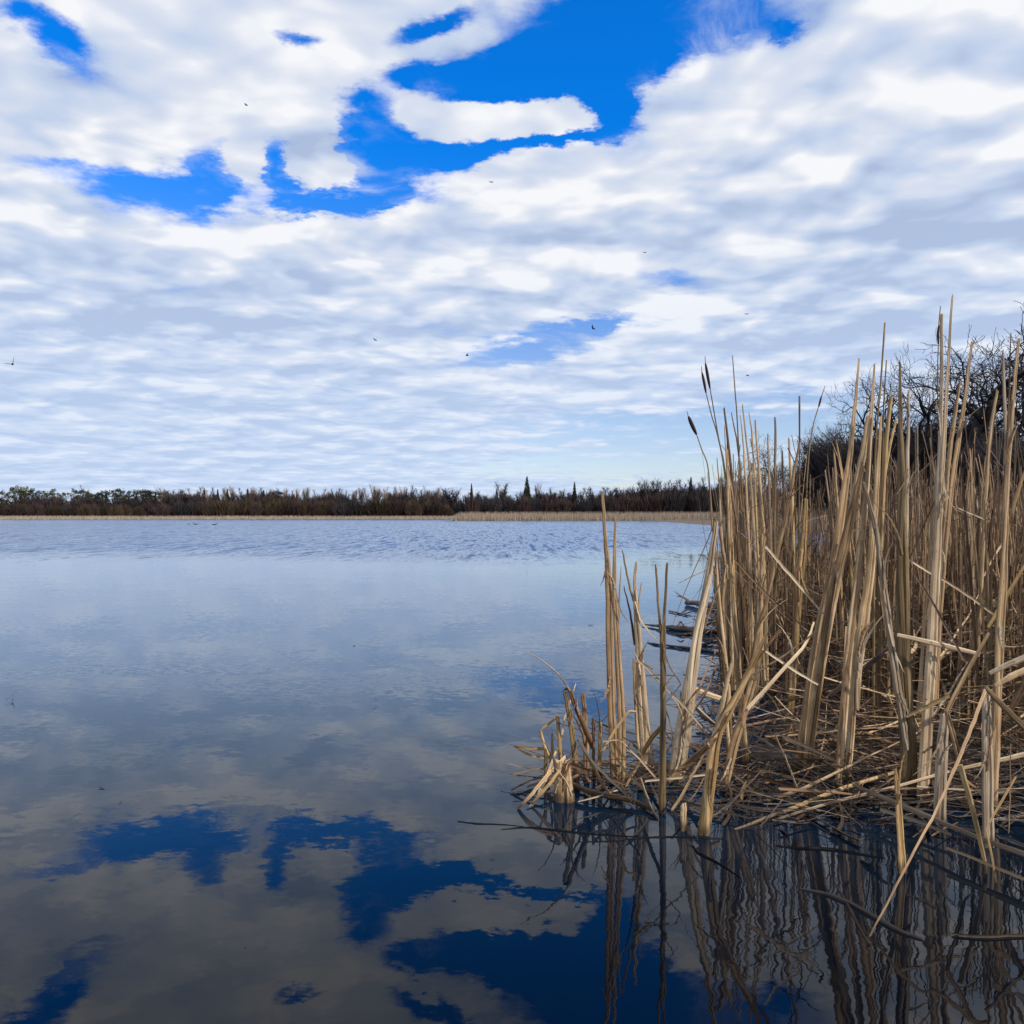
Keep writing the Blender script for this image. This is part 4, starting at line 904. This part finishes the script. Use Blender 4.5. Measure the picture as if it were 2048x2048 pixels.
# far shore trees
def far_bare(seed, twig_w=.055, n=330, fan=.30):
    rr = random.Random(seed); tr = MB(); cr = MB(); nb = rr.randint(5, 8)
    tr.tube([Vector((0, 0, -.3)), Vector((rr.gauss(0, .1), 0, 3)), Vector((rr.gauss(0, .2), 0, 6.5))], [.17, .13, .06], [.17, .13, .06], None, ROUND4)
    limbs = []
    for i in range(nb):
        z0 = rr.uniform(1.5, 5); a = rr.uniform(0, 6.28); s_ = rr.uniform(.8, 2.1) * fan / .3
        end = Vector((math.cos(a) * s_, math.sin(a) * s_, z0 + rr.uniform(2.5, 4.5)))
        st = Vector((0, 0, z0)); tr.tube([st, st.lerp(end, .5) + Vector((0, 0, -.2)), end], [.09, .06, .03], [.09, .06, .03], None, TRI); limbs.append((st, end))
    for i in range(n):
        st, en = rr.choice(limbs); b_ = st.lerp(en, rr.uniform(.2, 1.0)); d = Vector((rr.gauss(0, .55), rr.gauss(0, .55), rr.uniform(.1, 1.1))).normalized() * rr.uniform(.7, 2.3)
        q = b_ + d; q.z = min(q.z, 10.0 + rr.gauss(0, .2)); w_ = Vector((rr.gauss(0, 1), rr.gauss(0, 1), 0)).normalized() * twig_w
        cr.tri(b_ - w_, b_ + w_, q); m_ = b_.lerp(q, .4); d2 = Vector((rr.gauss(0, .5), rr.gauss(0, .5), rr.uniform(.2, .9))) * .8; cr.tri(m_ - w_ * .8, m_ + w_ * .8, m_ + d2)
    return tr, cr
def far_conifer(seed, slim=.16):
    rr = random.Random(seed); tr = MB(); cr = MB()
    tr.tube([Vector((0, 0, -.3)), Vector((0, 0, 5)), Vector((0, 0, 9.8))], [.16, .1, .02], [.16, .1, .02], None, ROUND4)
    for i in range(520):
        z = rr.uniform(.6, 9.9); r_ = (10.2 - z) * slim * rr.uniform(.5, 1.15) + .1; a = rr.uniform(0, 6.28); d = Vector((math.cos(a), math.sin(a), 0))
        p0 = Vector((0, 0, z + .15)); p1 = p0 + d * r_ - Vector((0, 0, r_ * .3)); w_ = Vector((-d.y, d.x, 0)) * (.12 + r_ * .28)
        cr.tri(p0.lerp(p1, .15), p1 - w_ + Vector((0, 0, .05)), p1 + w_ - Vector((0, 0, .12))); cr.tri(p0.lerp(p1, .4), p1 - w_ * .5 + Vector((0, 0, -.3)), p1 + w_ * .6)
    return tr, cr
def far_pine(seed):
    rr = random.Random(seed); tr = MB(); cr = MB()
    tr.tube([Vector((0, 0, -.3)), Vector((0, 0, 5)), Vector((0, 0, 9.3))], [.18, .12, .03], [.18, .12, .03], None, ROUND4)
    cl = [(rr.gauss(0, 1.0), rr.gauss(0, 1.0), rr.uniform(4.5, 9.5), rr.uniform(.6, 1.1)) for _ in range(13)]
    for i in range(620):
        x, y, z, r_ = rr.choice(cl); d = Vector((rr.gauss(0, 1), rr.gauss(0, 1), rr.gauss(0, .6))).normalized() * r_ * rr.random() ** .4
        q = Vector((x, y, z)) + d; q.z = min(q.z, 10); a = [Vector((rr.gauss(0, .22), rr.gauss(0, .22), rr.gauss(0, .16))) for _ in range(3)]
        cr.tri(q + a[0], q + a[1], q + a[2])
    return tr, cr
def far_bush(seed):
    rr = random.Random(seed); cr = MB(); tr = MB()
    tr.tube([Vector((0, 0, -.2)), Vector((0, 0, 3))], [.12, .05], [.12, .05], None, ROUND4)
    for i in range(520):
        a = rr.uniform(0, 6.28); rad = rr.random() ** .5 * 4.6; zt = 9.6 * math.sqrt(max(.02, 1 - (rad / 5.2) ** 2)) * rr.uniform(.55, 1.0)
        q = Vector((math.cos(a) * rad, math.sin(a) * rad, zt)); b_ = Vector((q.x * .6, q.y * .6, max(0, zt - rr.uniform(2, 5)))); w_ = Vector((rr.gauss(0, 1), rr.gauss(0, 1), 0)).normalized() * .16
        cr.tri(b_ - w_, b_ + w_, q)
    return tr, cr
kinds = {}
def reg(key, fn, seeds, mt, mc):
    kinds[key] = []
    for s_ in seeds:
        tr, cr = fn(s_); kinds[key].append((tr.mesh('trunk', mt), cr.mesh('crown', mc), tr, cr))
reg('pale', far_bare, (1, 2, 3), BARKG, PTWIG); reg('red', far_bare, (4, 5), BARK, RTWIG); reg('dark', far_bare, (6, 7, 8), BARK, TWIG)
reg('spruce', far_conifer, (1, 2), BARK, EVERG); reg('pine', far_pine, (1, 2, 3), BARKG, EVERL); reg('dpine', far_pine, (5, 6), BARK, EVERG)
reg('bush', far_bush, (1, 2), BARK, OTWIG); reg('rbush', far_bush, (3, 4), BARK, RTWIG); reg('dbush', far_bush, (5, 6), BARK, TWIG)
rt = random.Random(77)
def ftree(key, px, Y, top, lab, grp, name, sx=1.0):
    h = H + (HY - top) / F * Y; p = at(px, HY, Y); v = rt.choice(kinds[key]); gz = max(0, ground_z(p.x, Y))
    e = empty(name, (p.x, Y, gz)); e.rotation_euler = (0, 0, rt.uniform(0, 6.28)); tag(e, lab, 'bush' if 'bush' in name else 'tree', grp)
    k = (h - gz) / 10
    if 'bush' not in key and key not in ('spruce',): sx = sx * .9
    for nm, me in (('trunk', v[0]), ('crown', v[1])):
        o = bpy.data.objects.new(nm, me); COL.objects.link(o); o.parent = e; o.scale = (k * sx, k * sx, k)
def prof(px): return float(np.interp(px, [0, 80, 200, 300, 400, 470, 600, 700, 780, 860, 900, 960, 1050, 1150, 1250, 1330, 1440], [978, 978, 981, 978, 972, 968, 972, 970, 968, 968, 972, 975, 972, 974, 966, 958, 950]))
# named landmarks
ftree('spruce', 1054, 215, 953, 'tall dark spruce standing above the far wood, left of the tall cattails', None, 'spruce_tree', 1.15)
ftree('spruce', 1149, 215, 964, 'small pointed spruce in the far wood, right of the tall dark one', None, 'spruce_tree', .9)
ftree('spruce', 943, 235, 967, 'narrow dark spruce in the far wood above the reed point', None, 'spruce_tree', .8)
ftree('pale', 1076, 235, 963, 'pale slim tree right beside the tall dark spruce', None, 'bare_tree', .6)
ftree('dark', 1005, 235, 953, 'lone open-crowned bare tree left of the tall dark spruce', None, 'bare_tree', 1.2)
ftree('dark', 908, 225, 956, 'broad round bare crown above the end of the reed point', None, 'bare_tree', 1.7)
ftree('dark', 1318, 205, 945, 'highest fan-shaped bare tree in the far wood at right', None, 'bare_tree', 1.1)
ftree('dark', 1290, 207, 947, 'bare tree left of the highest fan-shaped one', None, 'bare_tree', 1.0)
ftree('spruce', 1382, 205, 954, 'pointed evergreen in the far wood nearest the reed stand', None, 'spruce_tree', .9)
ftree('pale', 683, 262, 1008, 'small whitish bare tree in front of the dark far wood', None, 'bare_tree', 1.0)
ftree('pine', 42, 285, 964, 'pine sticking out of the evergreens at the far left', None, 'pine_tree', .8)
ftree('pale', 170, 285, 967, 'pale bare tree sticking out of the left evergreens', None, 'bare_tree', .8)
# rows, back to front
MARKS = [(-60, 'at the far left before the pine that sticks out'), (42, 'between the protruding pine and the protruding pale tree at left'), (170, 'right of the protruding pale tree at left'), (330, 'above the swimming ducks'), (470, 'between the ducks and the whitish tree'),
         (683, 'between the whitish tree and the reed point'), (908, 'between the round crown and the tall dark spruce'), (1054, 'between the tall dark spruce and the small spruce'), (1149, 'right of the small spruce, before the fan-shaped tree'), (1318, 'right of the fan-shaped tree'), (1382, 'nearest the reed stand')]
ORDW = ORD
CNT = {}
def sect(lab, px):
    m_ = [t_ for x_, t_ in MARKS if x_ <= px][-1]; CNT[(lab, m_)] = CNT.get((lab, m_), -1) + 1
    return '%s %s, %s' % (ORDW[CNT[(lab, m_)]], lab, m_)
def row(n, x0, x1, Y0, Y1, keyf, topf, lab, grp, namef, sxf=lambda: rt.uniform(.9, 1.2)):
    for i in range(n):
        px = x0 + (x1 - x0) * (i + rt.uniform(.1, .9)) / n; key = keyf(px)
        ftree(key, px, rt.uniform(Y0, Y1), topf(px) + rt.gauss(0, 3), sect(lab, px), grp, namef(key), sxf())
nm = lambda k: {'spruce': 'spruce_tree', 'pine': 'pine_tree', 'dpine': 'pine_tree', 'bush': 'bush', 'rbush': 'bush', 'dbush': 'bush'}.get(k, 'bare_tree')
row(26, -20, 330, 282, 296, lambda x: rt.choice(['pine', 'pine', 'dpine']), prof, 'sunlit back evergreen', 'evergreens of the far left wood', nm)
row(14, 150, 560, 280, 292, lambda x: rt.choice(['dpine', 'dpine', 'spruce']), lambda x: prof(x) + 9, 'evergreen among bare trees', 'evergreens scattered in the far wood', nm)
row(52, 250, 900, 282, 296, lambda x: rt.choice(['pale', 'pale', 'pale', 'red']), lambda x: prof(x) + 2, 'sunlit pale back-row tree', 'pale bare trees of the far wood', nm, lambda: rt.uniform(.8, 1.15))
row(30, -20, 900, 268, 276, lambda x: rt.choice(['red', 'dark', 'dark']), lambda x: prof(x) + 10, 'dark middle-row tree', 'dark bare trees in the middle row of the far wood', nm, lambda: rt.uniform(1.1, 1.5))
row(46, -20, 900, 262, 267, lambda x: rt.choice(['bush', 'bush', 'rbush', 'dbush']), lambda x: prof(x) + 22, 'round shore bush', 'leafless bushes in front of the far left wood', nm, lambda: rt.uniform(.95, 1.35))
row(42, 925, 1460, 206, 222, lambda x: rt.choice(['dark', 'red', 'dark', 'spruce'] if x < 1100 else ['dark', 'red']), prof, 'dark tree', 'dark trees of the wood behind the reed point', nm, lambda: rt.uniform(1.0, 1.4))
row(24, 930, 1460, 200, 205, lambda x: rt.choice(['dbush', 'rbush', 'dbush']), lambda x: prof(x) + 14, 'dark low bush', 'dark bushes behind the reed point', nm, lambda: rt.uniform(.8, 1.2))
# the depth of the wood behind them
wood_mass = {'RT': MB(), 'TW': MB()}
for i in range(260):
    if i < 160: px = rt.uniform(-60, 920); Y = rt.uniform(270, 300); tp = prof(px) + rt.uniform(3, 20)
    else: px = rt.uniform(925, 1560); Y = rt.uniform(207, 240); tp = prof(px) + rt.uniform(4, 22)
    key = rt.choice(['dbush', 'dark', 'rbush']); v = rt.choice(kinds[key]); h = H + (HY - tp) / F * Y; p = at(px, HY, Y)
    M4 = Matrix.Translation((p.x, Y, .1)) @ Matrix.Rotation(rt.uniform(0, 6.28), 4, 'Z') @ Matrix.Diagonal((h / 10 * 1.2, h / 10 * 1.2, h / 10, 1))
    merge_into(wood_mass['TW' if i % 2 else 'RT'], v[3], M4, 0)
tag(wood_mass['TW'].build('far_wood', TWIG), 'dark leafless wood filling the far shore behind the tree rows', 'wood', kind='stuff')
tag(wood_mass['RT'].build('far_wood', RTWIG), 'reddish brown leafless wood mixed through the far shore trees', 'wood', kind='stuff')

# far reed belts
def belt(n, fx, hr, mat, lab, wd=.05, leanr=.2):
    mb = MB()
    for i in range(n):
        x, y, z0 = fx(); h_ = rt.uniform(*hr); a = rt.uniform(0, 3.14); w_ = Vector((math.cos(a), math.sin(a), 0)) * wd
        b_ = Vector((x, y, z0 - .05)); mb.tri(b_ - w_, b_ + w_, b_ + Vector((rt.gauss(0, leanr), rt.gauss(0, leanr), h_)))
    o = mb.build('far_reeds', mat); tag(o, lab, 'reeds', kind='stuff')
def fl():
    x = rt.uniform(-185, -12); y = shore_far(x) + rt.uniform(-.3, 11); return x, y, max(0, ground_z(x, y))
def fr():
    x = rt.uniform(-13.5, 62); y = shore_far(x) + 31 * rt.random() ** 1.2 + (max(0, -x - 6) * .0); return x, y, max(0, ground_z(x, y))
belt(15000, fl, (.7, 1.25), FAR_REED, 'thin belt of dry tan reeds along the far left shore', .06)
belt(17000, fr, (.9, 1.6), FAR_REED, 'wide bed of dry tan reeds on the point in front of the far wood', .05)
def frr():
    x = rt.uniform(0, 62); return x, 199 + rt.uniform(-2, 2), 1.1
belt(1500, frr, (.8, 1.6), FAR_RUST, 'rusty red low shrubs between the reed point and the wood', .07)
def fm():
    y = rt.uniform(17, 60); x = shore_right(y) - 1.5 + rt.uniform(0, 9); return x, y, max(0, ground_z(x, y))
belt(7000, fm, (.9, 1.7), FAR_REED, 'dry reeds along the right shore seen through the stand', .012, .12)
